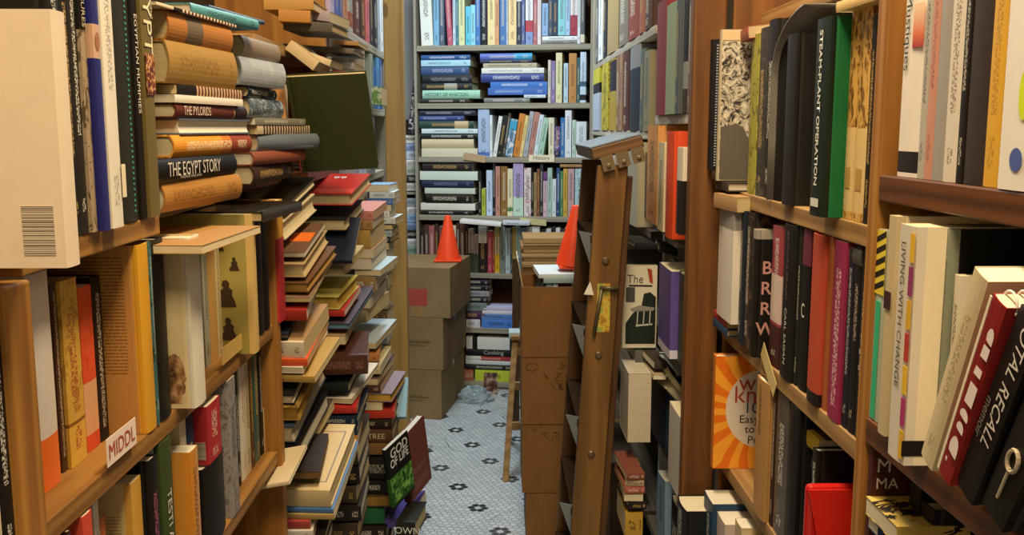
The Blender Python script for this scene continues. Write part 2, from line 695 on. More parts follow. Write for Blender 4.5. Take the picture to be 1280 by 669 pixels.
def floor_mat():
    t = NT('hexagon_mosaic', 0.32, 0.5)
    p = 0.0272
    o = t.co('Object')
    ang = math.atan2(-0.232, 0.089)
    ca, sa = math.cos(ang), math.sin(ang)
    rel = t.vmath('SUBTRACT', o, (-0.30, 4.88, 0.0))
    x = t.vmath('DOT_PRODUCT', rel, (ca, sa, 0))
    y = t.vmath('DOT_PRODUCT', rel, (-sa, ca, 0))
    rx, ry = p, p * math.sqrt(3)

    def wrap(q, per):          # to -per/2 .. per/2
        return t.math('WRAP', q, per / 2, -per / 2)
    ax, ay = wrap(x, rx), wrap(y, ry)
    bx, by = wrap(t.math('SUBTRACT', x, rx / 2), rx), wrap(t.math('SUBTRACT', y, ry / 2), ry)
    la = t.math('ADD', t.math('MULTIPLY', ax, ax), t.math('MULTIPLY', ay, ay))
    lb = t.math('ADD', t.math('MULTIPLY', bx, bx), t.math('MULTIPLY', by, by))
    s = t.math('LESS_THAN', la, lb)

    def pick(a, b):
        return t.math('ADD', t.math('MULTIPLY', a, s), t.math('MULTIPLY', b, t.math('SUBTRACT', 1.0, s)))
    gx, gy = pick(ax, bx), pick(ay, by)
    cx, cy = t.math('SUBTRACT', x, gx), t.math('SUBTRACT', y, gy)
    hx_, hy_ = t.math('ABSOLUTE', gx), t.math('ABSOLUTE', gy)
    hd = t.math('MAXIMUM', hx_, t.math('ADD', t.math('MULTIPLY', hx_, 0.5), t.math('MULTIPLY', hy_, 0.8660254)))
    grout = t.math('GREATER_THAN', hd, p * 0.5 - 0.0017)
    fx, fy = wrap(t.math('ADD', cx, 1e-5), 9 * p), wrap(t.math('ADD', cy, 1e-5), 5 * ry)
    fd = t.math('SQRT', t.math('ADD', t.math('MULTIPLY', fx, fx), t.math('MULTIPLY', fy, fy)))
    black = t.rng(fd, 0.5 * p, 1.25 * p)
    cell = t.n('ShaderNodeTexWhiteNoise', noise_dimensions='2D')
    t.put(cell.inputs['Vector'], t.comb(cx, cy, 0.0))
    tile = t.mix(cell.outputs['Value'], lin('#aeb8be'), lin('#c6ced1'))
    tile = t.mix(black, tile, lin('#1b1f24'))
    col = t.mix(grout, tile, lin('#737e85'))
    dirt = t.noise(o, 2.3, 4)
    col = t.mix(t.math('MULTIPLY', t.math('SUBTRACT', dirt, 0.42), 0.9), col, lin('#8d8f88'))
    crack = t.noise(o, 1.4, 2)
    crack = t.rng(crack, 0.498, 0.5008)
    col = t.mix(t.math('MULTIPLY', crack, 0.6), col, lin('#3f4448'))
    t.b.inputs['Roughness'].default_value = 0.38
    return t.out(col, t.math('SUBTRACT', 1.0, grout), 0.25, 0.001)


def plaster(hx, name):
    t = NT(name, 0.8, 0.2)
    f = t.noise(t.co('Object'), 3.0, 5)
    c = lin(hx)
    return t.out(t.mix(f, tuple(x * 0.82 for x in c[:3]) + (1,), c), f, 0.1, 0.002)


WALLM = plaster('#b9bdc0', 'wall_plaster')
struct('floor', MB().box((XL, YF, -0.05), (XR, YB, 0)), floor_mat())
struct('ceiling', MB().box((XL - 0.05, YF - 0.05, ZC), (XR + 0.05, YB + 0.05, ZC + 0.05)), plaster('#d9d4c8', 'ceiling_plaster'))
struct('wall_left', MB().box((XL - 0.05, YF, 0), (XL, YB, ZC)), WALLM)
struct('wall_right', MB().box((XR, YF, 0), (XR + 0.05, YB, ZC)), WALLM)
struct('wall_back', MB().box((XL, YB, 0), (XR, YB + 0.05, ZC)), WALLM)
struct('wall_front', MB().box((XL, YF - 0.05, 0), (XR, YF, ZC)), WALLM)

# ------------------------------------------------------------------ planes the books stand in
FL = Face((-0.49, 0), (0, 1))
FA = Face((0.44, 0), (0, -1))
FB = Face((0.50, 0), (0, -1))
FC = Face((0.46, 0), (0, -1))
TH = math.radians(10)
FK = Face((on_y(632, 300, 5.4)[0], 5.4), (math.cos(TH), -math.sin(TH)))

PINE_Z = wood('#b8823a', '#7c4e1c', 'amber_pine', 2)
PINE_Y = wood('#a87a3c', '#6b4519', 'amber_pine_board', 1)
DARK_Y = wood('#70431f', '#371e0d', 'dark_stained_board', 1, 0.4)
OAK_Y = wood('#b08a55', '#7a5a32', 'dusty_oak_board', 1, 0.6)
BROWN_Z = wood('#8a5a2c', '#4a2c12', 'brown_stained_post', 2)
POST_Z = wood('#b89c64', '#8a6c3c', 'pale_timber_post', 2, 0.6)
GREY_X = wood('#a39e8e', '#827d6f', 'grey_painted_board', 0, 0.6, False)
GREY_Z = wood('#a39e8e', '#827d6f', 'grey_painted_side', 2, 0.6, False)
GREYW_Y = wood('#b9b2a2', '#8e887a', 'pale_painted_board', 1, 0.6, False)
GREYW_Z = wood('#b9b2a2', '#8e887a', 'pale_painted_side', 2, 0.6, False)
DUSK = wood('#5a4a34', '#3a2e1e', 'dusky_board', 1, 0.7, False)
BACKP = plain('#3a2a1c', 0.8, 'dark_back_board')


def case(label, boards, uprights, back, group=None):
    r = thing('bookcase', label, 'bookcase', None, group)
    for lo, hi, m in uprights:
        MB().box(lo, hi).obj('upright', m, r, bevel=0.003)
    for lo, hi, m in boards:
        MB().box(lo, hi).obj('shelf_board', m, r, bevel=0.002)
    for lo, hi, m in back:
        MB().box(lo, hi).obj('back_panel', m, r)
    return r


def bd(x0, x1, y0, y1, z, m, t=0.028):
    return ((min(x0, x1), y0, z - t), (max(x0, x1), y1, z), m)


# left front bay (z of board tops)
ZL1, ZL2, ZL3 = 1.375, 1.075, 0.785
case('amber pine bookcase beside the cream book with the barcode',
     [bd(-0.795, -0.492, 0.30, 0.934, z, PINE_Y) for z in (ZL1, ZL2, ZL3)] + [bd(-0.795, -0.492, 0.99, 1.40, ZL1, PINE_Y), bd(-0.795, -0.575, 1.401, 2.07, ZL1, PINE_Y)] +
     [bd(-0.795, -0.492, 0.99, 2.07, z, PINE_Y) for z in (ZL2, ZL3, 0.45)],
     [((-0.80, 0.935, 0.0), (-0.484, 0.989, ZL1 - 0.03), PINE_Z), ((-0.80, 0.25, 0.0), (-0.49, 0.299, 2.1), PINE_Z),
      ((-0.80, 2.072, 0.0), (-0.484, 2.105, ZL1 - 0.03), PINE_Z)],
     [((-0.815, 0.25, 0.0), (-0.80, 2.105, 2.1), BACKP)])
# left rear bay
ZP1, ZP2, ZP3, ZP4 = (on_y(400, v, y)[1] - 0.001 for v, y in ((712, 2.2), (680, 2.62), (697, 3.02), (609, 3.46)))
case('pale painted bookcase behind the dark green leaning book',
     [bd(-0.80, -0.57, 2.11, 2.55, 1.385, DARK_Y), bd(-0.80, -0.50, 2.551, 3.05, 1.385, DARK_Y), bd(-0.80, -0.50, 3.09, 3.595, 1.32, GREYW_Y), bd(-0.80, -0.50, 3.63, 4.245, 1.32, GREYW_Y), bd(-0.80, -0.52, 2.11, 2.80, 1.70, OAK_Y), bd(-0.80, -0.49, 2.83, 4.25, 1.82, GREYW_Y), bd(-0.80, -0.49, 3.09, 4.25, 1.577, GREYW_Y),
      bd(-0.80, -0.70, 2.11, 4.25, 1.02, DARK_Y), bd(-0.80, -0.50, 2.11, 2.60, ZP1, DARK_Y), bd(-0.80, -0.44, 2.61, 2.99, ZP2, DARK_Y), bd(-0.80, -0.40, 3.00, 3.42, ZP3, DARK_Y, 0.08), bd(-0.80, -0.42, 3.43, 3.59, ZP4, DARK_Y, 0.04)],
     [((-0.80, 2.80, 1.40), (-0.49, 2.828, 2.2), PINE_Z), ((-0.80, 3.60, 1.04), (-0.49, 3.625, 1.79), GREYW_Z), ((-0.80, 4.25, 0.0), (-0.49, 4.28, 2.2), GREYW_Z), ((-0.80, 3.06, 0.13), (-0.52, 3.085, 1.79), GREYW_Z)],
     [((-0.815, 2.11, 0.0), (-0.80, 4.28, 2.2), BACKP)])
# right front bay
ZA1, ZA2, ZA3 = 1.447, 1.160, 0.86
case('dark stained bookcase holding the spiral bound red book',
     [bd(0.437, 0.77, 0.30, 1.097, ZA1, DARK_Y, 0.03), bd(0.437, 0.77, 0.30, 1.097, ZA2, DARK_Y, 0.03), bd(0.437, 0.77, 0.30, 1.097, ZA3, DARK_Y, 0.03)],
     [((0.437, 1.0985, 0.0), (0.78, 1.128, 2.1), PINE_Z), ((0.44, 0.25, 0.0), (0.78, 0.298, 2.1), PINE_Z)],
     [((0.78, 0.25, 0.0), (0.795, 1.128, 2.1), BACKP)])
# right middle bay
ZB1, ZB2, ZB3, ZB4 = 1.370, 1.070, 0.775, 0.50
case('dusty oak bookcase holding the orange solutions book and the green hardcover',
     [bd(0.497, 0.82, 1.13, 2.085, z, OAK_Y, 0.03) for z in (ZB1, ZB2, ZB3, ZB4)] + [bd(0.56, 0.82, 1.13, 2.085, 1.74, OAK_Y, 0.03)],
     [((0.502, 2.086, 0.0), (0.82, 2.10, 2.1), BROWN_Z)],
     [((0.82, 1.13, 0.0), (0.835, 2.10, 2.1), BACKP)])
# right rear bays
ZC0, ZC1, ZC2, ZC3, ZC4 = 1.80, 1.535, 1.23, 0.93, 0.62
case('grey bookcase behind the wooden stepladder',
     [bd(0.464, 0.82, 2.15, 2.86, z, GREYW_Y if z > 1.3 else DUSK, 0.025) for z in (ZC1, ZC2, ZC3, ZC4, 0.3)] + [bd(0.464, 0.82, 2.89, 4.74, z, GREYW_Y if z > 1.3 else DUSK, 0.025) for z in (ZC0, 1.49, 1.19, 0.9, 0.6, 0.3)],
     [((0.50, 2.862, 0.0), (0.82, 2.887, 2.2), GREYW_Z), ((0.464, 4.742, 0.0), (0.82, 4.77, 2.2), GREYW_Z)],
     [((0.8205, 2.15, 0.0), (0.835, 4.77, 2.2), BACKP)])


def post(label, y, pts, m, depth):
    """A squared timber standing floor to ceiling; pts: left and right pixel columns at image row v."""
    v, u0, u1 = pts
    x0, _ = on_y(u0, v, y)
    x1, _ = on_y(u1, v, y)
    r = thing('timber_post', label, 'post')
    MB().box((x0, y, 0.0), (x1, y + depth, ZC - 0.001)).obj('shaft', m, r, bevel=0.005)
    return x0, x1


post('pale rough timber post between the leaning book pile and the back bookcase', 3.92, (200, 482, 506), POST_Z, 0.07)
post('brown squared timber post beside the black spiral bound book', 2.105, (200, 863, 904), BROWN_Z, 0.04)

# ------------------------------------------------------------------ back bookcase
ZK = [FK.hit(632, v)[1] for v in (56, 129, 196.5, 270, 342, 411, 478)]
SK0, SK1 = FK.hit(519.6, 200)[0], FK.hit(740, 200)[0]
UW = 0.015
MK = FK.mat(0, 0, 0)
r = thing('bookcase', 'grey painted bookcase at the end of the aisle above the tiled floor', 'bookcase', MK)
for sx in (SK0, SK1 - UW):
    MB().box((sx, -0.008, 0.0), (sx + UW, 0.29, 2.4)).obj('upright', GREY_Z, r)
for z in ZK:
    MB().box((SK0 + UW + 0.0003, -0.006, z - 0.03), (SK1 - UW - 0.0003, 0.288, z)).obj('shelf_board', GREY_X, r, bevel=0.002)
MB().box((SK0 + UW + 0.0003, 0.0, 0.0), (SK1 - UW - 0.0003, 0.018, ZK[6] - 0.0305)).obj('plinth', plain('#6d6a5c', 0.7), r)
MB().box((SK0, 0.2905, 0.0), (SK1, 0.30, 2.4)).obj('back_panel', plain('#54301c', 0.8), r)

# narrow shelf unit squeezed between the post and the back bookcase
YNS = 5.64
FN = Face((on_y(515, 200, YNS)[0], YNS), (1, 0))
ZN = [FN.hit(515, v)[1] for v in (172, 240, 331, 420)]
xa, xb = FN.p.x - 0.12, FN.p.x + 0.022
r = thing('bookcase', 'narrow shelf of flat books between the timber post and the back bookcase', 'bookcase')
for z in ZN + [0.1]:
    MB().box((xa, YNS, z - 0.015), (xb, YNS + 0.24, z)).obj('shelf_board', GREY_X, r)
for x in (xa - 0.012,):
    MB().box((x, YNS, 0.0), (x + 0.0115, YNS + 0.24, 1.55)).obj('upright', GREY_Z, r)
MB().box((xa - 0.012, YNS + 0.2405, 0.0), (xb, YNS + 0.25, 1.55)).obj('back_panel', BACKP, r)

# shelf cards
def card(label, F, u0, u1, v, off, txt, hx, tx, rot=0.0, h=0.032):
    s0, z0 = F.hit(u0, v, off)
    s1, z1 = F.hit(u1, v, off)
    m = F.mat((s0 + s1) / 2, off, z0) @ R(rot, 'Y')
    r = thing('shelf_label_card', label, 'label', m, None)
    w = abs(s1 - s0)
    MB().box((-w / 2, -0.0008, -h / 2), (w / 2, 0, h / 2)).obj('card', plain(hx, 0.8), r)
    if txt:
        text_part(r, txt, (0, -0.0009, 0), (1, 0, 0), (0, 0, 1), h * 0.8, tx, 'lettering')
    return r


card('white card with red letters on the pine shelf edge', FL, 133, 171, 568, 0.004, 'MIDDL', '#e6d3c4', '#b0453a', h=0.036)
card('curling tan card on the pine shelf edge under the pale grey pamphlets', FL, 277, 306, 447, 0.004, '', '#c9a456', '#555', h=0.03)
card('torn tan card on the third shelf of the back bookcase', FK, 579, 607, 197, 0.012, '', '#b49c78', '#555', rot=8, h=0.04)
card('cream handwritten card on the third shelf of the back bookcase', FK, 661, 693, 198, 0.012, 'History', '#e6dfc2', '#57514a', h=0.038)
card('pale yellow card on the edge of the fourth shelf of the back bookcase', FK, 650, 683, 277, 0.012, '', '#c6c08c', '#555', rot=4, h=0.035)

# ================================================================== back bookcase books
G1 = 'books on the top shelf of the back bookcase'
fr = 'from the post, top back shelf'
row(FK, ZK[0], [
    (526.5, 541, -30, 'p', '#e9efe6', 'white paperback with faint print', dict(lean=-2)),
    (542, 548.5, -22, 'p', '#7db4d8', 'sky blue paperback'),
    (549, 555, -20, 'h', '#56657c', 'slate hardcover'),
    (559.5, 565.5, -22, 'p', '#c05a72', 'rose pink paperback', dict(lean=-3)),
    (566, 569.2, -14, 'p', '#c8dcf0', 'pale blue thin paperback'),
    (569.4, 573, -10, 'h', '#3f7f8c', 'teal hardcover'),
    (573.4, 580.6, -18, 'p', '#d9dfae', 'pale green paperback'),
    (582, 588, 8, 'p', '#5fc4e0', 'bright cyan paperback'),
    (588.3, 594, 6, 'p', '#8fd6ea', 'light cyan paperback'),
    (594.4, 600, -18, 'p', '#3c78c0', 'medium blue paperback'),
    (600.5, 608.6, -24, 'h', '#1b2026', 'black hardcover with white print', dict(title='#e6eaea')),
    (609.5, 618.6, -26, 'h', '#ecd8a0', 'yellow cream hardcover with black title'),
    (619, 623.6, -12, 'p', '#d8a076', 'thin peach paperback'),
    (624.6, 632.5, -18, 'h', '#4778b4', 'blue hardcover'),
    (632.8, 635, -14, 'p', '#b8c8dc', 'very thin pale paperback'),
    (635.5, 645.4, -22, 'p', '#eed69c', 'yellow paperback with red marks', dict(title='#7a2a1c')),
    (645.8, 651.6, -12, 'h', '#2e3a50', 'navy hardcover with a white top', dict(bands=((0.8, 1.01, '#e6ecec'),))),
    (652, 656, -10, 'p', '#5a68a0', 'thin violet blue paperback'),
    (657, 666, -16, 'p', '#e8ecf0', 'white paperback with red and blue foot', dict(bands=((0.22, 0.42, '#b84450'), (0.0, 0.22, '#7f9cd0')))),
    (666.6, 671.5, -12, 'p', '#b06a72', 'dull red paperback'),
    (671.9, 676.2, -14, 'p', '#e6e0e0', 'thin white paperback with pink print', dict(title='#b06a72')),
    (677.5, 685, 4, 'p', '#8fb4e0', 'short light blue paperback lying row end', dict(z=ZK[0] + 0.045, label='short light blue paperback standing on the flat white book, top back shelf')),
    (685.4, 690.6, -4, 'h', '#46586c', 'slate blue hardcover', dict(z=ZK[0] + 0.045)),
    (691, 697, -6, 'h', '#33445a', 'dark slate hardcover', dict(z=ZK[0] + 0.045)),
    (697.6, 706.6, -16, 'p', '#8cd2dc', 'aqua paperback', dict(z=ZK[0] + 0.045)),
    (707, 712.4, -14, 'p', '#a9cdf0', 'powder blue paperback', dict(z=ZK[0] + 0.045)),
    (713, 721.6, -16, 'p', '#eee6ea', 'white paperback with a crimson foot', dict(z=ZK[0] + 0.045, bands=((0.0, 0.42, '#a83c50'),))),
    (722, 725.4, -12, 'p', '#dfe8ee', 'thin pale paperback'),
    (725.8, 730.6, -18, 'h', '#5d6468', 'grey hardcover with a cream foot', dict(bands=((0.02, 0.16, '#e6dfc6'),))),
], 25, fr, G1, dmax=0.2)
stack(FK, [
    (677.6, 721.5, 45.6, 50.6, 'p', '#e8f0f4', 'white paperback', dict(label='white paperback lying flat under standing blue books, top back shelf', d=0.19)),
    (677, 721.5, 50.8, 56, 'h', '#8a8e86', 'grey hardcover', dict(label='grey hardcover lying flat under the white one, top back shelf', d=0.19, zb=ZK[0] + 0.0005)),
], '', G1)

G2 = 'books on the second shelf of the back bookcase'
w = 'the post-side stack, second back shelf'
stack(FK, [
    (526.3, 587.5, 69, 75, 'h', '#2c5a94', 'blue hardcover', dict(title='#dfe6ea')),
    (526.3, 588, 75.5, 82.6, 'p', '#a9d8ec', 'pale cyan paperback', dict(title='#4c6a80')),
    (526.3, 586, 83, 94, 'h', '#3a5684', 'navy blue hardcover', dict(title='#a8b8d0')),
    (528, 590, 94.4, 104, 'h', '#23262c', 'thick black hardcover', dict(title='#8f979c')),
    (527, 590, 104.4, 112.6, 'h', '#2a2e30', 'black hardcover with a grey label', dict(bands=((0.3, 0.55, '#9aa2a0'),))),
    (528, 600, 113, 123, 'h', '#9fd4bc', 'mint green hardcover about aviation', dict(key='aviation', ttl=False)),
    (524.5, 586, 123.5, 128.6, 'h', '#2b302c', 'thin dark hardcover', dict(zb=ZK[1] + 0.0004)),
], w, G2)
text_part(BK['aviation'], 'HISTORY OF AVIATION', (BK['aviation']['_t'] / 2, -0.0003, BK['aviation']['_h'] * 0.58), (0, 0, -1), (1, 0, 0), 0.026, '#2f5a4c', 'spine_title', sx=0.9)
w = 'the middle stack, second back shelf'
stack(FK, [
    (600, 665, 67, 75, 'h', '#5a72c4', 'violet blue hardcover', dict(bands=((0.0, 0.35, '#3fa0d4'),))),
    (600, 665, 75.3, 79, 'h', '#2a3450', 'thin dark navy hardcover'),
    (604, 671, 79.3, 85, 'p', '#b9b09a', 'tan paperback'),
    (602, 680, 85.4, 91.4, 'p', '#e2e4e0', 'white paperback', dict(title='#8d9094')),
    (601, 680, 92, 101.6, 'h', '#35488c', 'navy hardcover with pale title', dict(title='#dfe4f4')),
    (613, 684, 102.6, 109.6, 'p', '#3c78cc', 'blue paperback with white title', dict(title='#eef0f0')),
    (610, 684, 110, 118.4, 'p', '#3f6cbc', 'royal blue paperback', dict(title='#a9c2ec')),
    (655, 682, 118.6, 122.4, 'p', '#d4e6f4', 'white pamphlet'),
    (605, 662, 122.6, 128.6, 'h', '#7a7e7c', 'grey hardcover', dict(zb=ZK[1] + 0.0004)),
], w, G2)
row(FK, ZK[1], [
    (685, 688.4, 75, 'p', '#d4cfc4', 'thin off-white paperback'),
    (689, 694.2, 76, 'p', '#8474a8', 'purple paperback'),
    (694.8, 702.4, 66, 'p', '#e2dfb0', 'pale yellow paperback with dark title', dict()),
    (704.6, 710, 79, 'p', '#b9d6e8', 'pale blue paperback'),
    (711, 720.4, 66.5, 'h', '#c08a50', 'tan orange hardcover'),
    (721, 724.8, 72, 'h', '#3e6468', 'dark teal hardcover'),
    (725.2, 732.4, 65, 'p', '#c4dcf0', 'blue and white paperback with black picture', dict(bands=((0.32, 0.42, '#3c6c88'), (0.05, 0.16, '#1d2430')))),
], 100, 'along the second back shelf', G2, dmax=0.2, zmax=ZK[0] - 0.032)

G3 = 'books on the third shelf of the back bookcase'
w = 'the post-side stack, third back shelf'
stack(FK, [
    (524, 594, 138, 144.4, 'h', '#2b3040', 'dark navy hardcover', dict(title='#a9b0bc')),
    (524, 580, 145, 151, 'h', '#3a4c84', 'navy blue hardcover', dict(title='#9fb0dc')),
    (524, 592, 151.4, 160, 'h', '#2f4a44', 'dark green hardcover with a tan end', dict(bands=((0.1, 0.35, '#c8b088'),))),
    (527, 597, 161, 166.4, 'p', '#cfe8ee', 'white cyan paperback'),
    (525, 597, 166.8, 173.4, 'h', '#1f2a2a', 'black hardcover with white title', dict(title='#d8e0dc')),
    (527, 592, 174, 185, 'h', '#cfc29a', 'cream hardcover', dict(ttl=False)),
    (527, 597, 185.6, 193, 'p', '#d9d6bc', 'off-white paperback', dict(ttl=False, zb=ZK[2] + 0.0004)),
], w, G3)
LN = 9
row(FK, ZK[2], [
    (597.6, 611.4, 135, 'h', '#a8bfe4', 'wide pale blue hardcover', dict(bands=((0.02, 0.1, '#4a78c0'),))),
    (612, 615.4, 144, 'p', '#e0ecf2', 'thin white paperback'),
    (615.8, 620.4, 145, 'p', '#e6e8e4', 'white leaning paperback', dict(lean=LN)),
    (620.6, 627, 144, 'h', '#23282a', 'black leaning hardcover', dict(lean=LN)),
    (627.4, 630.4, 141, 'p', '#4a4640', 'thin dark leaning paperback', dict(lean=LN)),
    (631, 640, 149, 'p', '#6e98b8', 'blue leaning paperback with a photograph', dict(lean=LN, pat=('noise', '#d8dce0', 40), bands=((0.7, 0.95, '#3aa0c8'),))),
    (641, 648.6, 142, 'h', '#d08434', 'orange leaning hardcover', dict(lean=LN)),
    (649, 653, 144, 'p', '#e4d08c', 'thin yellow leaning paperback', dict(lean=LN)),
    (653.6, 659, 139, 'p', '#a9b0b8', 'grey leaning paperback', dict(lean=LN)),
    (659.6, 666, 140, 'h', '#b88478', 'salmon leaning hardcover', dict(lean=LN)),
    (666.4, 671.6, 143, 'p', '#d4e6f2', 'white blue leaning paperback', dict(lean=LN)),
    (672, 678.6, 147, 'p', '#a8d0bc', 'mint leaning paperback', dict(lean=LN)),
    (685.6, 692.4, 147, 'p', '#e0ddc4', 'cream paperback with dark dots'),
    (692.8, 700, 158, 'p', '#54427c', 'purple paperback with white marks', dict(pat=('ink', '#d8d0e8', 90), bands=((0.0, 0.2, '#22305c'),))),
    (700.6, 705.8, 147, 'h', '#2f74b8', 'blue hardcover'),
    (706.2, 714, 138, 'p', '#dfe9f2', 'tall white paperback'),
    (715, 719.6, 150, 'p', '#bcd8cc', 'pale green thin paperback'),
    (720, 732.6, 152, 'h', '#d8e6ee', 'wide white hardcover with vertical title', dict(title='#5c7884')),
], 180, 'along the third back shelf', G3, dmax=0.2, zmax=ZK[1] - 0.032)

G4 = 'books on the fourth shelf of the back bookcase'
w = 'the post-side stack, fourth back shelf'
stack(FK, [
    (528, 590, 203, 213.6, 'h', '#2b2628', 'thick black hardcover'),
    (525, 597, 214, 224, 'p', '#cfe0d4', 'pale mint paperback', dict(ttl=False)),
    (527, 592, 225, 234.6, 'h', '#242c48', 'dark navy hardcover', dict(title='#7080a8')),
    (531, 594, 235, 241.6, 'p', '#c4d4c4', 'white green paperback', dict(ttl=False)),
    (532, 590, 242, 253.6, 'h', '#221e1c', 'black hardcover'),
    (526, 594, 254, 262, 'p', '#dcdcd4', 'white paperback', dict(ttl=False)),
    (526, 590, 262.4, 267.6, 'h', '#1d1d1f', 'thin black hardcover with white title', dict(title='#c8c8c8', zb=ZK[3] + 0.0004)),
], w, G4)
row(FK, ZK[3], [
    (598, 601.6, 214, 'h', '#23282a', 'dark hardcover beside the stack'),
    (602, 607, 236, 'p', '#a8b83c', 'short lime green paperback'),
    (608, 615.4, 213, 'p', '#b9d0ec', 'pale blue paperback', dict()),
    (615.8, 619, 202, 'h', '#20242a', 'tall black hardcover', dict()),
    (619.4, 625, 208, 'h', '#bc8674', 'salmon hardcover'),
    (626, 634, 208, 'h', '#8a6630', 'golden brown hardcover'),
    (634.4, 640.8, 211, 'p', '#e2dcb8', 'cream paperback with a green foot', dict(bands=((0.1, 0.18, '#5c8c54'),))),
    (641.4, 654, 204.5, 'p', '#a89ccc', 'wide lavender paperback with a mint foot', dict(bands=((0.0, 0.36, '#bcdcc8'),))),
    (655, 663.6, 210, 'p', '#dfd8d8', 'white paperback with pink figures', dict(pat=('ink', '#b87a88', 60))),
    (664, 667, 214, 'h', '#1f2022', 'thin black hardcover'),
    (667.4, 670.6, 216, 'p', '#a8885c', 'thin tan paperback'),
    (671, 674.6, 211, 'h', '#7c5038', 'thin brown hardcover'),
    (675, 678.6, 205, 'h', '#2f3236', 'dark grey hardcover'),
    (679, 684, 215, 'p', '#d8b8c8', 'pale pink paperback with purple top', dict(bands=((0.8, 1.01, '#6c4880'),))),
    (684.4, 690, 210, 'p', '#a8c8c0', 'grey mint paperback'),
    (690.4, 695, 224, 'p', '#dce6ee', 'short white paperback'),
    (695.4, 700, 210, 'h', '#2e4c7c', 'navy blue hardcover with white marks', dict(title='#d0dcea')),
    (700.4, 703.6, 214, 'p', '#4c8c5c', 'thin green paperback'),
    (704, 709.4, 211, 'h', '#cfa84a', 'mustard yellow hardcover'),
    (710, 717.4, 211, 'p', '#c4a4a8', 'dusty pink paperback with a dark edge'),
    (718.6, 732.6, 211, 'p', '#b4d4dc', 'wide pale blue patterned paperback', dict(pat=('ink', '#7fa4b4', 110))),
], 240, 'along the fourth back shelf', G4, dmax=0.2, zmax=ZK[2] - 0.036)
stack(FK, [(700, 732, 205.4, 209, 'p', '#b08858', 'tan pamphlet', dict(label='thin tan book lying on top of the row, fourth back shelf', d=0.16))], '', G4)

G5 = 'books on the fifth shelf of the back bookcase'
row(FK, ZK[4], [
    (525.5, 530, 283, 'h', '#2c2220', 'black hardcover'),
    (530.4, 536, 281, 'h', '#4a3430', 'dark brown hardcover'),
    (536.4, 543, 282, 'h', '#9c5a58', 'dull red hardcover'),
    (543.4, 548, 280, 'h', '#3a2a28', 'black brown hardcover'),
    (549, 556, 283, 'p', '#6c4a40', 'brown paperback'),
    (557, 563, 284, 'p', '#8d9a9c', 'grey paperback'),
    (564, 570, 282, 'p', '#d8ccb0', 'cream paperback'),
    (570.4, 574.6, 279, 'h', '#3c2c26', 'dark hardcover'),
    (575, 581, 280, 'h', '#5a3a2c', 'brown hardcover'),
    (581.4, 585, 282, 'h', '#231c1c', 'thin black hardcover'),
    (585.4, 591.6, 286, 'p', '#a89890', 'paperback with a pale statue', dict(bands=((0.0, 0.45, '#3d4438'),))),
    (592, 597.6, 294, 'p', '#a08c84', 'shorter paperback with a pale statue', dict(bands=((0.0, 0.5, '#4a5140'),))),
    (598, 608.4, 283, 'p', '#2a2226', 'black paperback with a white square', dict(bands=((0.64, 1.01, '#cfd4d4'),))),
    (609.4, 615, 289, 'p', '#c04454', 'red paperback'),
    (615.4, 618, 290, 'p', '#a8442c', 'thin rust paperback'),
    (618.4, 624.4, 284, 'p', '#d8c8a4', 'cream paperback with yellow foot', dict(bands=((0.02, 0.42, '#e4b21c'), (0.8, 1.01, '#c8c070')))),
    (625, 631, 284, 'p', '#8a9a94', 'grey green paperback', dict(pat=('ink', '#4a5450', 60))),
    (631.6, 637.6, 286, 'p', '#b4ccd4', 'pale blue grey paperback', dict()),
    (638, 640.4, 284, 'h', '#4c5a5c', 'thin slate hardcover'),
    (640.6, 644.6, 284, 'p', '#cdb45c', 'thin yellow paperback'),
    (645, 650, 279, 'p', '#b4dce0', 'white cyan paperback'),
    (650.4, 657, 285, 'p', '#8fb4cc', 'light blue paperback'),
    (657.6, 664, 284, 'h', '#2a2c30', 'black hardcover with white cap', dict(bands=((0.8, 1.01, '#d8dcdc'),))),
    (664.6, 674.4, 283, 'p', '#dde2e2', 'white wide paperback'),
    (675, 682, 287, 'h', '#22262a', 'dark hardcover above the brown boards'),
    (682.6, 688.6, 286, 'p', '#c8d4d4', 'grey white paperback'),
    (689, 694, 284, 'h', '#282a2e', 'narrow black hardcover'),
    (694.6, 700, 285, 'p', '#cfd8dc', 'white narrow paperback'),
    (700.6, 706, 287, 'h', '#31343a', 'dark grey hardcover'),
    (706.4, 712, 284, 'p', '#cfc4b4', 'tan white paperback'),
    (712.6, 719, 283, 'h', '#4c4038', 'brown dark hardcover'),
    (719.4, 726, 285, 'p', '#9aa8ac', 'grey blue paperback'),
], 310, 'from the post, fifth back shelf', G5, dmax=0.2, zmax=ZK[3] - 0.034)
# books lying on that row
lying(5.27, 626, 283.5, 52, 4, 0.12, -4, 0, 4.5, 'spine', 'p', '#e4e4e4', 'white paperback sloping on top of the row behind the cone', G5, ttl=False)
lying(5.25, 662, 282, 34, 4, 0.12, -3, 0, 1, 'spine', 'p', '#c4ccd8', 'pale blue pamphlet lying above the white statue books', G5)

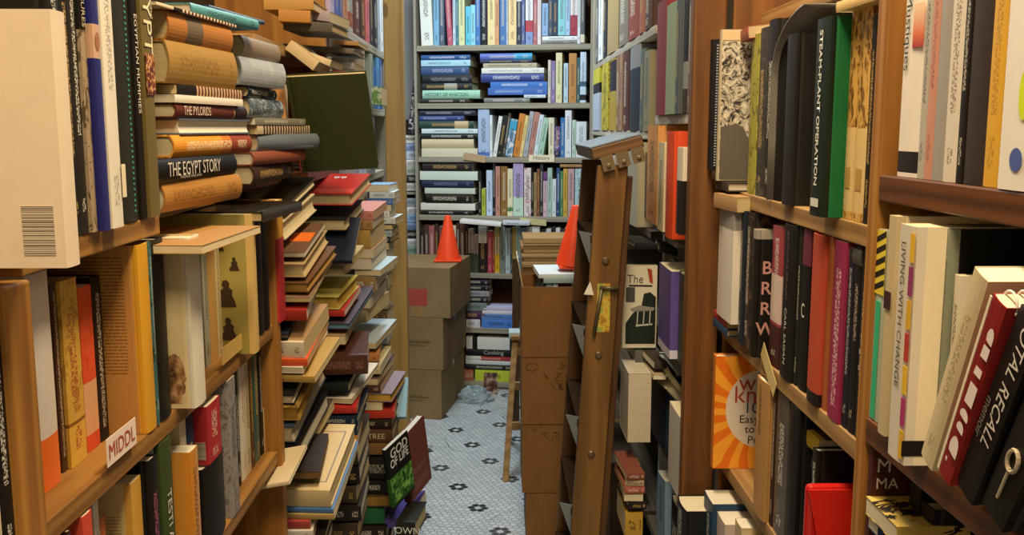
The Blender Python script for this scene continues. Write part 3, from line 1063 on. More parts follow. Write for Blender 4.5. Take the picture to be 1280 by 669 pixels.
G6 = 'books on the sixth shelf of the back bookcase'
w = 'the dark stack behind the cartons, sixth back shelf'
stack(FK, [
    (583, 611, 349, 356, 'h', '#241c34', 'dark violet hardcover', dict(rot=0)),
    (583, 611, 356.4, 363, 'h', '#1e1a22', 'black hardcover'),
    (583, 611, 363.4, 370, 'p', '#9c9aa4', 'grey paperback'),
    (583, 610, 370.4, 378, 'h', '#28242a', 'black thick hardcover'),
    (583, 608, 378.4, 388, 'p', '#7c8c88', 'grey green paperback'),
    (583, 606, 388.4, 399, 'h', '#4c3454', 'plum hardcover'),
    (583, 600, 399.4, 409, 'p', '#d8dce4', 'white paperback', dict(zb=ZK[5] + 0.0004)),
], w, G6)
w = 'the bright blue stack, sixth back shelf'
stack(FK, [
    (604, 641, 383, 387.6, 'p', '#c8c8ec', 'pale lilac paperback', dict(ttl=False)),
    (603, 640, 388, 392, 'p', '#dfe2f0', 'white paperback', dict(ttl=False)),
    (602, 640, 392.4, 398.4, 'p', '#5a8cdc', 'light blue paperback'),
    (602, 642, 398.8, 411, 'p', '#4a86e0', 'thick bright blue paperback', dict(zb=ZK[5] + 0.0004)),
], w, G6)

G7 = 'books on the lowest shelf of the back bookcase'
w = 'the lowest back shelf stack'
stack(FK, [
    (583, 646, 421, 435.6, 'p', '#e2e4e2', 'white box-like paperback with black squares', dict(bands=((0.06, 0.14, '#1c1c1e'), (0.78, 0.88, '#1c1c1e')), ttl=False)),
    (582, 646, 436, 444.6, 'h', '#1e1e20', 'black cooking hardcover', dict(key='cook', ttl=False)),
    (582, 646, 445, 449.6, 'p', '#b03a3a', 'red paperback with a white end', dict(bands=((0.7, 1.01, '#dcdcd8'),))),
    (582, 646, 450, 454.6, 'p', '#d4e4e4', 'white aqua paperback', dict(ttl=False)),
    (582, 646, 455, 462, 'h', '#252a2e', 'black hardcover'),
    (594, 646, 462.4, 477, 'p', '#c8d83c', 'yellow green paperback', dict(zb=ZK[6] + 0.0004)),
], w, G7)
text_part(BK['cook'], 'Cooking', (BK['cook']['_t'] / 2, -0.0003, BK['cook']['_h'] * 0.45), (0, 0, -1), (1, 0, 0), 0.034, '#b8b8b8', 'spine_title')
stack(FK, [(580, 593, 462, 477, 'p', '#b4684a', 'x', dict(label='small terracotta paperback beside the yellow green one, lowest back shelf', hh=0.052, d=0.14, zb=ZK[6] + 0.0004))], '', G7)

# narrow shelf
GN = 'flat books on the narrow shelf beside the post'
w = 'the upper narrow shelf by the post'
cs = ['#e8e8e2', '#8fa4d0', '#c4d0e4', '#e4e4e4', '#aeb8a8', '#26282c', '#d4d0c8']
nm = ['white', 'periwinkle', 'pale blue', 'white paper', 'grey green', 'black', 'off-white']
stack(FN, [(507, 520 - (i % 2) * 2 + (i % 3), 169 + i * 10, 178.5 + i * 10, 'ph'[i % 2], cs[i], nm[i] + ' book', dict(hh=0.088 + 0.006 * (i % 3), d=0.2)) for i in range(7)], w, GN)
w = 'the middle narrow shelf by the post'
cs = ['#9aa8b4', '#e0e0dc', '#8cb4dc', '#7c9cc8', '#1f2226', '#dfe4e4', '#8ca898', '#ccd8dc']
nm = ['grey blue', 'white', 'light blue', 'mid blue', 'black', 'white paper', 'sage', 'pale grey']
stack(FN, [(507, 521 - (i % 3), 248 + i * 10, 257.5 + i * 10, 'ph'[i % 2], cs[i], nm[i] + ' book', dict(hh=0.088 + 0.006 * (i % 3), d=0.2)) for i in range(8)], w, GN)
lying(5.62, 517, 167, 7, 66, 0.17, 0, 0, 7, 'spine', 'p', '#20262c', 'black and white book standing tilted against the back bookcase side', GN, pat=('ink', '#d8dce0', 60))

# ================================================================== left front bay
GL = 'upright books on the upper pine shelf'
fr = 'along the upper pine shelf'
row(FL, ZL1, [
    (60, 74, -60, 'h', '#191715', 'black', dict(p=0.06, label='tall black hardcover behind the cream barcode book', vm=10, d=0.2, free=True)),
    (75, 92, 18, 'p', '#e6d2b4', 'cream', dict(p=0.105, key='bar', label='cream paperback standing out with its barcode back cover showing', ttl=False, vm=180, d=0.2, free=True, hh=0.226, page='#efe2c8', lines=('#8c7a64', 0.62, 0.8, 0.1, 0.85))),
    (84, 93.6, -48, 'h', '#1c1916', 'black hardcover', dict(vm=150, p=0.0)),
    (94, 103.4, -56, 'h', '#26211b', 'dark hardcover with worn spine', dict(vm=150)),
    (104, 114.6, -60, 'h', '#a08a6c', 'stone patterned hardcover with a black top', dict(vm=150, pat=('ink', '#5c4a36', 45), bands=((0.72, 1.01, '#15110e'),), p=0.004, key='stone', ttl=False)),
    (115, 131.4, -60, 'h', '#22246c', 'deep blue hardcover with a sculpted face', dict(vm=150, p=0.012, ttl=False, key='blue', bands=((0.62, 0.74, '#c8a080'),))),
    (132, 146, -60, 'p', '#e2d8c4', 'thin white paperback with a paper flag', dict(vm=110, p=0.012, title='#8c8474', key='white', zr=(0.5, 0.95))),
    (146.6, 170, -60, 'h', '#26261e', 'black green hardcover with a dotted line', dict(vm=150, ttl=False, key='dots')),
    (170.6, 178.6, -60, 'h', '#17120f', 'black hardcover on mummies', dict(vm=150, ttl=False, key='mummy', p=0.002)),
    (179, 196, -60, 'h', '#6c5c30', 'olive hardcover on Egypt', dict(vm=150, ttl=False, key='egypt', p=0.008)),
], 150, fr, GL)
cover_panel('bar', 0.12, 0.15, 0.028, 0.044, barcode_mat(), -1, 'barcode')
b = BK['stone']
text_part(b, 'TREASURES', (b['_t'] / 2, -0.0003, b['_h'] * 0.83), (0, 0, -1), (1, 0, 0), 0.013, '#c8b894', 'spine_title')
b = BK['blue']
MB().add(*(lambda n: ([(b['_t'] * (0.5 + 0.32 * math.cos(2 * math.pi * i / n)), -0.0006, b['_h'] * 0.68 + 0.011 * math.sin(2 * math.pi * i / n)) for i in range(n)], [tuple(range(n))]))(16)).obj('eye_picture', plain('#a06a48'), b)
b = BK['white']
panel(b, (b['_t'] + 0.004, -0.0004, b['_h'] * 0.17), (1, 0, 0), (0, 0, 1), 0.012, 0.042, plain('#e0cfae', 0.8), 'paper_flag')
b = BK['dots']
q = MB()
for i in range(46):
    z = 0.012 + i * (b['_h'] - 0.02) / 46
    q.box((b['_t'] * 0.66, -0.0006, z), (b['_t'] * 0.72, 0.0, z + 0.0028))
q.obj('dotted_line', plain('#3f9a88'), b)
spine_text('mummy', 'EGYPTIAN MUMMIES', 0.0145, '#dcd2be', zc=0.58)
b = BK['egypt']
text_part(b, 'EGYPT', (b['_t'] * 0.5, -0.0003, b['_h'] * 0.79), (0, 0, -1), (1, 0, 0), 0.043, '#e0d4a8', 'spine_title', sx=1.05)
text_part(b, 'ANCIENT', (b['_t'] * 0.93, -0.0003, b['_h'] * 0.80), (0, 0, -1), (1, 0, 0), 0.009, '#e0d4a8', 'small_title')
pm = NT('mummy_picture')
g = pm.sep(pm.co('Generated'))
f = pm.noise(pm.co('Object'), 160, 3)
panel(b, (b['_t'] * 0.52, -0.0006, b['_h'] * 0.54), (1, 0, 0), (0, 0, 1), b['_t'] * 0.9, 0.056, pm.out(pm.ramp(f, [(0.35, '#2a1208'), (0.5, '#7c3418'), (0.66, '#e0b070')])), 'picture')

# Egypt stack, spines out, on the upper shelf
GE = 'flat stack on the upper pine shelf'
w = 'the flat Egypt stack'
stack(FL, [
    (262, 352, 6, 14, 'h', '#29415c', 'navy hardcover', dict(title='#8fb0c4', hh=0.25, phi=-8)),
    (240, 340, 3, 13, 'h', '#4c8c90', 'teal hardcover', dict(hh=0.26, phi=-10)),
    (196, 343, 2, 14, 'p', '#e0caa4', 'cream book with candy striped spine', dict(stripes=(0.0, 0.72, 0.014, '#4a1c14'), bands=((0.72, 0.82, '#1a1410'),), ttl=False, hh=0.33, phi=-5, label='cream book with a candy striped spine on top of the orange hardcover')),
    (212, 303, 12, 46, 'h', '#a86c2c', 'orange brown hardcover with a grey label', dict(bands=((0.5, 0.74, '#6a5a48'),), ttl=False, hh=0.255, phi=-6, gloss=0.6)),
    (213, 305, 50, 101, 'h', '#9c7838', 'fat tan hardcover with worn gilt title', dict(title='#7c5a24', hh=0.262, phi=-7, gloss=0.65)),
    (222, 312, 105, 117, 'p', '#c8a880', 'brown striped paperback', dict(stripes=(0.0, 0.74, 0.012, '#5c2c20'), bands=((0.74, 1.01, '#1a1512'),), ttl=False, hh=0.262, phi=-7)),
    (219, 312, 118, 128, 'p', '#e6dcc8', 'white paperback', dict(ttl=False, hh=0.27, phi=-7)),
    (221, 322, 128.4, 146, 'h', '#5a2418', 'dark red brown hardcover', dict(key='pyl', ttl=False, hh=0.30, phi=-6, bands=((0.0, 0.2, '#2c1612'), (0.2, 0.215, '#a08060')))),
    (226, 330, 148, 166, 'h', '#5a6478', 'blue grey hardcover with its page edges out', dict(fore=True, hh=0.30, phi=-6, ttl=False)),
    (219, 334, 169, 198, 'h', '#d89020', 'golden orange hardcover with white page block', dict(bands=((0.0, 0.3, '#8c3a1c'), (0.3, 0.42, '#c0701c')), title='#e8d8b0', zr=(0.3, 0.86), hh=0.33, phi=-6)),
    (195, 318, 200, 227, 'h', '#0e0c0b', 'black hardcover', dict(key='story', ttl=False, hh=0.33, phi=-5)),
    (207, 318, 229.6, 253.6, 'h', '#a8752c', 'brown tan hardcover', dict(title='#7a4c18', zr=(0.4, 0.9), hh=0.31, phi=-6, zb=ZL1 + 0.0006)),
], w, GE)
b = BK['story']
text_part(b, 'THE EGYPT STORY', (b['_t'] * 0.56, -0.0003, b['_h'] * 0.56), (0, 0, -1), (1, 0, 0), 0.030, '#d6cdbc', 'spine_title', sx=0.82)
text_part(b, 'illustrated by history and art', (b['_t'] * 0.2, -0.0003, b['_h'] * 0.62), (0, 0, -1), (1, 0, 0), 0.0072, '#b8b0a0', 'small_title')
b = BK['pyl']
text_part(b, 'THE PYLORIDS', (b['_t'] * 0.52, -0.0003, b['_h'] * 0.74), (0, 0, -1), (1, 0, 0), 0.020, '#d8c8b0', 'spine_title', sx=0.8)

# second flat stack behind it
GE2 = 'flat books behind the Egypt stack'
w = 'the silver stack behind the Egypt stack'
stack(FL, [
    (306, 336, 44, 68, 'h', '#8c7a66', 'faded grey brown hardcover', dict(ttl=False, hh=0.24, phi=-4)),
    (303, 354, 70, 100, 'h', '#8d949c', 'silver jacketed hardcover', dict(gloss=0.18, ttl=False, hh=0.25, phi=-7, pat=('soft', '#c8ccd0', 30))),
    (312, 341, 107, 121, 'h', '#1c222c', 'glossy black navy hardcover', dict(gloss=0.2, hh=0.24)),
    (314, 347, 122, 138, 'h', '#5c6874', 'speckled grey blue hardcover', dict(gloss=0.25, pat=('ink', '#b4bcc4', 70), ttl=False, hh=0.24, phi=-3)),
    (320, 380, 147, 156, 'p', '#84806e', 'grey paperback', dict(hh=0.3, phi=-8)),
    (322, 391, 156.4, 165, 'p', '#c8b490', 'paperback with brown striped spine', dict(stripes=(0.0, 0.9, 0.016, '#3a1e16'), ttl=False, hh=0.33, phi=-8)),
    (324, 413, 168, 181, 'h', '#6a727c', 'glossy grey hardcover', dict(gloss=0.15, ttl=False, hh=0.32, phi=-12)),
    (318, 396, 190, 207, 'h', '#8c4a30', 'rust red hardcover', dict(ttl=False, hh=0.33, phi=-7)),
    (318, 372, 207.6, 219, 'h', '#3c241a', 'dark brown hardcover', dict(hh=0.3, phi=-3, zb=1.3856)),
], w, GE2)

# middle pine shelf
GM = 'upright books on the middle pine shelf'
fr = 'along the middle pine shelf'
row(FL, ZL2, [
    (43, 71, 338, 'h', '#e2d6c8', 'white hardcover with a bright orange foot', dict(bands=((0.0, 0.245, '#f0701c'),), ttl=False, p=-0.04, gloss=0.3)),
    (72, 78.6, 350, 'p', '#4a2e1c', 'thin brown paperback with pale print', dict(title='#c8a880', zr=(0.1, 0.95))),
    (79.4, 104.6, 347, 'p', '#cfa23e', 'yellow ochre paperback with red scrollwork', dict(pat=('ink', '#b08030', 50), bands=((0.22, 0.24, '#8a5a1c'), (0.0, 0.22, '#d8a83c')), title='#9a3c24', p=-0.045)),
    (105.4, 122, 355, 'p', '#d84c1c', 'orange paperback with a red flowered foot', dict(bands=((0.1, 0.42, '#d8a070'),), ttl=False, pat=('ink', '#c8401c', 60))),
    (123, 134, 342, 'h', '#1c1512', 'black hardcover with white lettering', dict(title='#d0c0a8', zr=(0.1, 0.9))),
    (182, 195, 302, 'h', '#d89c1c', 'tan', dict(p=0.0, key='tan', cov='#b98440', ttl=False, lines=('#5e3a18', 0.12, 0.8, 0.32, 0.95), label='tan book with a printed back cover and bright yellow spine, middle shelf')),
    (186.6, 196.6, 300, 'p', '#3c6c70', 'teal paperback with speckled spine', dict(pat=('ink', '#20342c', 60), vm=450, p=0.0)),
    (197, 213, 296, 'h', '#15130f', 'thick black hardcover', dict(vm=450, ttl=False, p=0.0)),
    (245, 259, 292, 'h', '#e0d8c4', 'cream', dict(p=0.03, key='bust', cov='#d2bd8c', ttl=False, label='cream hardcover with a stone bust on its cover, middle shelf', d=0.2)),
    (256, 262.4, 300, 'p', '#a8a68c', 'thin grey green paperback', dict(vm=400, p=-0.03)),
    (262.8, 272, 294, 'p', '#c89a54', 'tan paperback with plain spine', dict(vm=400, ttl=False, p=-0.03)),
    (272.4, 278, 288, 'p', '#cfba88', 'cream paperback with dotted spine', dict(vm=400, title='#6a5030', zr=(0.02, 0.98), p=-0.03)),
    (315, 322, 266, 'p', '#d8b468', 'olive', dict(vm=350, p=0.03, cov='#a8984c', key='olive', ttl=False, label='olive paperback with dark figures on its cover, middle shelf')),
    (316, 323, 262, 'h', '#14120e', 'narrow black hardcover', dict(vm=350, ttl=False, p=0.0)),
    (323.4, 330, 258, 'h', '#191611', 'second narrow black hardcover', dict(vm=350, ttl=False, p=0.0)),
    (330.4, 337, 256, 'h', '#100e0c', 'black hardcover beside the red edge', dict(vm=350, ttl=False, p=0.0)),
    (348, 355.5, 246, 'p', '#b4242c', 'red', dict(vm=320, p=0.012, bands=((0.69, 1.01, '#e0a01c'),), ttl=False, label='thin red book with a yellow top against the bookcase end', d=0.16)),
], 480, fr, GM, zmax=ZL1 - 0.031, p0=-0.05)
b = BK['tan']
cover_panel('tan', -0.12 + 0.62, 0.13, 0.034, 0.03, barcode_mat(), -1, 'barcode')
b = BK['bust']
bm_ = NT('bust_picture')
f = bm_.noise(bm_.co('Object'), 70, 3)
q = MB()
pts = [(0.15, 0.0), (0.75, 0.0), (0.70, 0.16), (0.86, 0.22), (0.90, 0.34), (0.84, 0.42), (0.96, 0.48), (0.88, 0.62), (0.84, 0.78), (0.70, 0.92), (0.48, 1.0), (0.24, 0.96), (0.08, 0.84), (0.02, 0.66), (0.06, 0.48), (0.14, 0.34), (0.18, 0.18)]
q.add([(-0.0006, 0.046 - 0.034 * x, 0.008 + 0.078 * y) for x, y in pts], [tuple(range(len(pts)))])
q.obj('bust_picture', bm_.out(bm_.ramp(f, [(0.3, '#3a2414'), (0.5, '#8c6440'), (0.7, '#c8a070')])), b)
panel(b, (-0.0002, 0.05, b['_h'] * 0.78), (0, -1, 0), (0, 0, 1), 0.01, 0.05, plain('#1c1410'), 'dark_patch')
b = BK['olive']
q = MB()
for y, z, sc in ((0.050, 0.10, 0.034), (0.052, 0.34, 0.040), (0.034, 0.60, 0.020), (0.06, 0.74, 0.018)):
    zz = z * b['_h']
    fig = [(-0.45, 0), (0.5, 0), (0.42, 0.3), (0.3, 0.55), (0.34, 0.8), (0.16, 0.95), (0.2, 1.15), (0.05, 1.3), (-0.12, 1.25), (-0.16, 1.05), (-0.08, 0.92), (-0.28, 0.75), (-0.2, 0.5), (-0.42, 0.28)]
    q.add([(-0.0006, y - fx_ * sc, zz + fz_ * sc) for fx_, fz_ in fig], [tuple(range(len(fig)))])
q.obj('figure_picture', plain('#3c2a18'), b)

# flat books lying on top of that row
s, z = FL.hit(252, 290, 0.07)
m = T(*FL.pt(s, 0.07, 1.3222)) @ R(-3, 'Z') @ Matrix(((0, 1, 0, -0.17), (0, 0, 1, 0), (1, 0, 0, 0), (0, 0, 0, 1)))
make_book('p', 0.0125, 0.17, 0.28, '#d8b878', 'cream floppy paperback lying flat on top of the middle pine shelf row', m, 'books lying on the pine shelf row', ttl=False, page='#ecdcb4', cov='#a87c40')
s, z = FL.hit(318, 262, 0.055)
m = T(*FL.pt(1.80, 0.05, 1.3245)) @ R(-4, 'Z') @ Matrix(((0, -1, 0, 0), (0, 0, -1, 0.27), (1, 0, 0, 0), (0, 0, 0, 1)))
make_book('h', 0.020, 0.15, 0.27, '#2a241a', 'dark rounded hardcover lying flat over the black books of the pine shelf', m, 'books lying on the pine shelf row', ttl=False, gloss=0.25)

# lower pine shelf
GO = 'upright books on the lower pine shelf'
fr = 'along the lower pine shelf'
row(FL, ZL3, [
    (84, 88, 625, 'p', '#3a2820', 'dark', dict(p=0.0, label='dark brown book whose top shows below the pine shelf edge', vm=660, d=0.2)),
    (104, 116, 610, 'p', '#d8482c', 'orange red paperback', dict(vm=650, p=0.0, ttl=False, d=0.19)),
    (117, 124, 612, 'p', '#d8d0c0', 'thin white paperback with black print', dict(vm=640)),
    (125, 133, 646, 'p', '#c4683c', 'short orange paperback', dict(vm=660)),
    (166, 179, 597, 'p', '#d09c3c', 'cream', dict(vm=640, p=-0.01, cov='#cdb478', lines=('#7a6438', 0.1, 0.85, 0.1, 0.8), ttl=False, label='cream paperback with a printed back cover and yellow spine, lower pine shelf')),
    (189, 200, 570, 'h', '#141110', 'black hardcover with pink lettering', dict(vm=620, p=0.0, title='#b05c78')),
    (204, 219, 540, 'h', '#3c4a20', 'white', dict(vm=620, p=0.0, cov='#cfc8b4', key='testi', ttl=False, label='white and dark green hardcover with white vertical title, lower pine shelf')),
    (239.6, 249.6, 559, 'p', '#d48a24', 'orange', dict(vm=600, p=0.01, cov='#c8892c', label='glossy orange paperback standing proud of the lower pine shelf', gloss=0.25)),
    (225.4, 233.4, 523, 'p', '#d4c8a8', 'cream paperback', dict(vm=545, p=-0.02)),
    (233.8, 242.6, 514, 'h', '#20344c', 'dark blue hardcover', dict(vm=530, p=-0.02)),
    (260, 276.6, 500, 'p', '#b0242a', 'red', dict(vm=530, p=0.0, key='redbar', title='#e0c8b0', z=ZL3 + 0.147, hh=0.102, d=0.15, label='red paperback with a barcode lying upright above the black one, lower pine shelf')),
    (258, 284, 575, 'h', '#17130f', 'black', dict(vm=600, p=0.0, ttl=False, free=True, hh=0.146, d=0.16, page='#d8d0c0', label='short black hardcover under the red barcode book, lower pine shelf')),
    (286, 296, 440, 'p', '#98908c', 'tall grey paperback with a speckled spine', dict(vm=520, p=0.0, pat=('ink', '#6a6460', 80))),
    (296.4, 301, 452, 'h', '#181412', 'narrow black hardcover', dict(vm=560)),
    (301.4, 307, 432, 'p', '#dcd2bc', 'cream paperback with a red title', dict(vm=520, title='#b02c24', zr=(0.45, 0.98))),
    (307.4, 312.6, 430, 'p', '#c8b48c', 'cream thin paperback', dict(vm=520)),
    (313, 318, 436, 'h', '#5a3c20', 'brown hardcover', dict(vm=520)),
    (318.4, 324.6, 433, 'h', '#3c6058', 'glossy dark teal hardcover', dict(vm=510, gloss=0.2)),
    (325, 329, 428, 'h', '#1c1a16', 'black thin hardcover', dict(vm=500)),
    (330, 334, 520, 'p', '#cdb888', 'short cream paperback', dict(vm=550)),
], 600, fr, GO, zmax=ZL2 - 0.030, p0=-0.03)
cover_panel('redbar', 0.1, 0.24, 0.018, 0.03, barcode_mat(), -1, 'barcode')
b = BK['testi']
spine_text('testi', 'TESTI ANTHIS', 0.024, '#e0dccb', zc=0.42)

# strip of the nearer bay at the frame edge
GR = 'books in the nearest left bay'
row(FL, ZL2, [
    (-60, -44, 380, 'h', '#5a2a20', 'dark red hardcover nearest the camera on the left', dict(vm=500, d=0.18, p=-0.02, label='dark red hardcover in the nearest bay before the pine upright')),
    (-42, -10, 350, 'p', '#d8c8a0', 'cream', dict(vm=500, d=0.18, label='cream paperback in the nearest bay before the pine upright')),
    (-6, 9, 395, 'h', '#14120f', 'black', dict(vm=520, d=0.18, title='#d8d2c4', zr=(0.3, 0.98), label='black hardcover with white pattern beside the near pine upright')),
], 500, '', GR)
# flat pale book jutting from below the pine case and the books under it
GU = 'books low beside the pine bookcase end'
m = T(-0.375, 1.86, 0.748) @ R(10, 'Z') @ R(-4, 'Y') @ Matrix(((0, 1, 0, -0.17), (0, 0, 1, 0), (1, 0, 0, 0), (0, 0, 0, 1)))

# ================================================================== right front bay
GA = 'upright books on the upper dark shelf'
fr = 'from the upright, upper dark shelf'
row(FA, ZA1, [
    (1124, 1149, -60, 'p', '#eee2d0', 'white paperback with orange picture and black foot', dict(vm=150, p=0.0, bands=((0.02, 0.115, '#221c1a'),), ttl=False, key='mus')),
    (1149.6, 1157, -60, 'p', '#b4aea0', 'thin grey paperback', dict(vm=150)),
    (1157.6, 1167, -60, 'p', '#c88e78', 'salmon pink paperback', dict(vm=150, title='#8a4c3c')),
    (1167.6, 1181, -60, 'h', '#a09a90', 'grey hardcover', dict(vm=150, ttl=False)),
    (1181.6, 1198, -60, 'p', '#dcd0bc', 'white paperback with fine print', dict(vm=150, title='#7a5c48', zr=(0.3, 0.95))),
    (1198.6, 1206, -60, 'h', '#1c1715', 'thin black hardcover', dict(vm=150, title='#d8ccb4', zr=(0.4, 0.95))),
    (1206.6, 1232, -60, 'h', '#3c2c24', 'thick brown black cloth hardcover', dict(vm=150, ttl=False, pat=('soft', '#2a1e18', 90), gloss=0.75)),
    (1232.6, 1250, -60, 'h', '#d8a428', 'bright yellow hardcover', dict(vm=150, title='#a87818')),
    (1251, 1290, -60, 'p', '#eae2d4', 'white paperback with lime and blue dots', dict(vm=150, p=0.004, ttl=False, key='dot')),
    (1292, 1320, -60, 'h', '#40342c', 'dark hardcover out at the frame edge', dict(vm=150)),
], 150, fr, GA, dmax=0.22)
spine_text('mus', 'cal Mustiques', 0.020, '#1c1816', zc=0.70, xc=0.2)
b = BK['mus']
og = NT('orange_picture')
gz = og.sep(og.co('Generated'))
panel(b, (b['_t'] * 0.74, -0.0003, b['_h'] * 0.665), (1, 0, 0), (0, 0, 1), b['_t'] * 0.5, b['_h'] * 0.19, og.out(og.ramp(gz[2], [(0.05, '#a83c2c'), (0.3, '#d86c3c'), (0.9, '#ecc8a0')])), 'orange_picture')
b = BK['dot']
for nm, x, z, rx_, rz_, hx in (('lime_dot', 0.72, 0.40, 0.008, 0.021, '#c8dc1c'), ('blue_dot', 0.6, 0.13, 0.010, 0.010, '#4a5c9c'), ('red_dot', 0.9, 0.66, 0.004, 0.016, '#b8384c')):
    MB().add([(b['_t'] * x + rx_ * math.cos(2 * math.pi * i / 20), -0.0006, b['_h'] * z + rz_ * math.sin(2 * math.pi * i / 20)) for i in range(20)], [tuple(range(20))]).obj(nm, plain(hx), b)

GA2 = 'books on the lower dark shelf'
fr = 'from the upright, lower dark shelf'
row(FA, ZA2, [
    (1090.5, 1103, 285, 'p', '#b4bca4', 'grey green paperback with a green stripe and yellow black bars', dict(vm=400, ttl=False, key='bars', label='grey green paperback with yellow and black diagonal bars by the amber upright')),
    (1103.6, 1113, 268, 'p', '#c8b488', 'cream', dict(vm=400, p=0.012, cov='#e8d4a8', label='tall cream paperback with a small dark picture, lower dark shelf', key='cream', ttl=False)),
    (1118, 1139, 280, 'p', '#d8cdb8', 'white', dict(vm=400, p=0.03, key='change', ttl=False, label='white Living with Change paperback with coloured edge blocks, lower dark shelf', cov='#ecdcb8')),
    (1168, 1180, 284, 'p', '#8c9078', 'grey green paperback with a torn yellow label', dict(vm=400, p=0.0, cov='#191a14', key='yl')),
    (1192, 1200, 290, 'p', '#d8ccb4', 'dark', dict(vm=360, p=0.0, cov='#4a4034', label='dark jacketed book with red lettering behind the leaning cream one', hh=0.20)),
], 400, fr, GA2, dmax=0.2)
b = BK['bars']
q = MB()
for i in range(5):
    z = b['_h'] * (0.70 + 0.062 * i)
    q.add([(0.0, -0.0007, z - 0.006), (b['_t'], -0.0007, z + 0.004), (b['_t'], -0.0007, z + 0.011), (0.0, -0.0007, z + 0.001)], [(0, 1, 2, 3)])
panel(b, (b['_t'] / 2, -0.0003, b['_h'] * 0.83), (1, 0, 0), (0, 0, 1), b['_t'], b['_h'] * 0.33, plain('#e2c838'), 'yellow_block', lift=0.0001, thick=0.0002)
q.obj('black_bars', plain('#17140f'), b)
panel(b, (b['_t'] * 0.55, -0.0003, b['_h'] * 0.32), (1, 0, 0), (0, 0, 1), b['_t'] * 0.4, b['_h'] * 0.62, plain('#2fae7c'), 'green_stripe')
b = BK['cream']
panel(b, (b['_t'] * 0.5, -0.0003, b['_h'] * 0.62), (1, 0, 0), (0, 0, 1), b['_t'] * 0.8, 0.02, plain('#3a1c18'), 'picture')
b = BK['change']
spine_text('change', 'LIVING WITH CHANGE', 0.0145, '#3a3630', zc=0.62, xc=0.36)
cs = ['#d8a828', '#a8326c', '#e0b428', '#b43a30', '#d8a828', '#8c3464', '#e0b030']
for i, c in enumerate(cs):
    z0 = 0.02 + i * 0.138
    panel(b, (b['_t'] * 0.86, -0.0003, b['_h'] * (z0 + 0.065)), (1, 0, 0), (0, 0, 1), b['_t'] * 0.24, b['_h'] * 0.12, plain(c), 'colour_block')
cover_panel('change', 0.16, 0.075, 0.058, 0.016, plain('#15120f'), 1, 'black_label')
cover_text('change', 'Jour', 0.014, '#d8ccb4', 0.20, 0.075, 1).location = (0.0006, 0, 0)
pm = NT('strip_picture')
f = pm.noise(pm.co('Object'), 90, 2)
cover_panel('change', 0.46, 0.42, 0.014, 0.10, pm.out(pm.ramp(f, [(0.4, '#4a1c3c'), (0.5, '#b83c50'), (0.6, '#d8c090')])), 1, 'picture_strip')
b = BK['yl']
cover_panel('yl', 0.2, 0.72, 0.03, 0.035, plain('#d8b43c', 0.7), 1, 'yellow_label')


def leaning(F, ub, vb, ut, vt, tpx, off, kind, hx, label, d, key=None, **k):
    """Leaning book: lower and upper ends of the far edge of its spine in pixels."""
    s0, z0 = F.hit(ub, vb, off)
    s1, z1 = F.hit(ut, vt, off)
    a = math.degrees(math.atan2(s1 - s0, z1 - z0))
    h = math.hypot(s1 - s0, z1 - z0)
    sx, _ = F.hit(ub + tpx, vb, off)
    t = abs(sx - s0) * math.cos(math.radians(a))
    b = make_book(kind, t, d, h, hx, label, F.mat(s0, off, z0) @ R(a, 'Y'), GA2, **k)
    BK[key] = b
    return b


leaning(FA, 1150, 566, 1217, 333, 17, 0.035, 'p', '#cdbb92', 'thick cream paperback leaning between the white and the spiral bound book', 0.17, 'lean', title='#9a8660', zr=(0.35, 0.8))
leaning(FA, 1172, 585, 1240, 366, 17, 0.05, 's', '#8c1a18', 'spiral bound red book with big white letters leaning on the cream one', 0.17, 'spiral', ttl=False, cov='#8c1c1c', page='#e6dcc0')
leaning(FA, 1194, 598, 1274, 380, 26, 0.045, 'h', '#1a1615', 'black Total Recall hardcover leaning beside the spiral bound red book', 0.17, 'recall', ttl=False)
leaning(FA, 1226, 622, 1318, 400, 34, 0.042, 'h', '#15120f', 'black hardcover with a pale key on its cover at the shelf end', 0.16, 'key', ttl=False)
b = BK['spiral']
q = MB()
n = 13
panel(b, (b['_t'] * 0.07, -0.0003, b['_h'] * 0.5), (1, 0, 0), (0, 0, 1), b['_t'] * 0.14, b['_h'] * 0.98, plain('#e2d4b8', 0.7), 'cream_edge')
W, HH = b['_t'], b['_h']
for x0, x1, z0, z1, rd in ((0.55, 1.0, 0.80, 0.875, 1), (0.52, 1.0, 0.715, 0.785, 0), (0.45, 0.95, 0.615, 0.665, 0), (0.42, 1.0, 0.455, 0.575, 0), (0.38, 1.0, 0.375, 0.425, 1), (0.42, 0.95, 0.30, 0.35, 1), (0.36, 1.0, 0.16, 0.265, 1), (0.36, 0.5, 0.10, 0.125, 1)):
    if rd:
        pts = [((x0 + x1) / 2 - (x1 - x0) / 2 * math.cos(math.pi * k / 10), z0 + (z1 - z0) * (0.35 + 0.65 * math.sin(math.pi * k / 10))) for k in range(11)] + [(x1, z0), ((x0 + x1) / 2 + 0.06, z0), (x0 + 0.04, z0 + (z1 - z0) * 0.06)]
    else:
        pts = [(x0, z0), (x1, z0 + 0.006), (x1, z1), (x0 + 0.04, z1 - 0.004)]
    pts = pts[::-1] if rd else pts
    MB().add([(W * x, -0.0012, HH * z) for x, z in pts], [tuple(range(len(pts)))]).obj('white_letter', plain('#e2d4cc'), b)
for i in range(4):
    q = MB()
    y = 0.01 + i * 0.011
    q.tube([(b['_t'] * 0.5 + 0.011 * math.cos(a), y, b['_h'] - 0.004 + 0.011 * math.sin(a)) for a in [2 * math.pi * j / 16 for j in range(17)]], 0.0011, 6)
    q.obj('wire_ring', plain('#dcd6cc', 0.3), b, smooth=True)
spine_text('recall', 'TOTAL RECALL', 0.019, '#d8d0c4', zc=0.66, xc=0.68, shear=0.2)
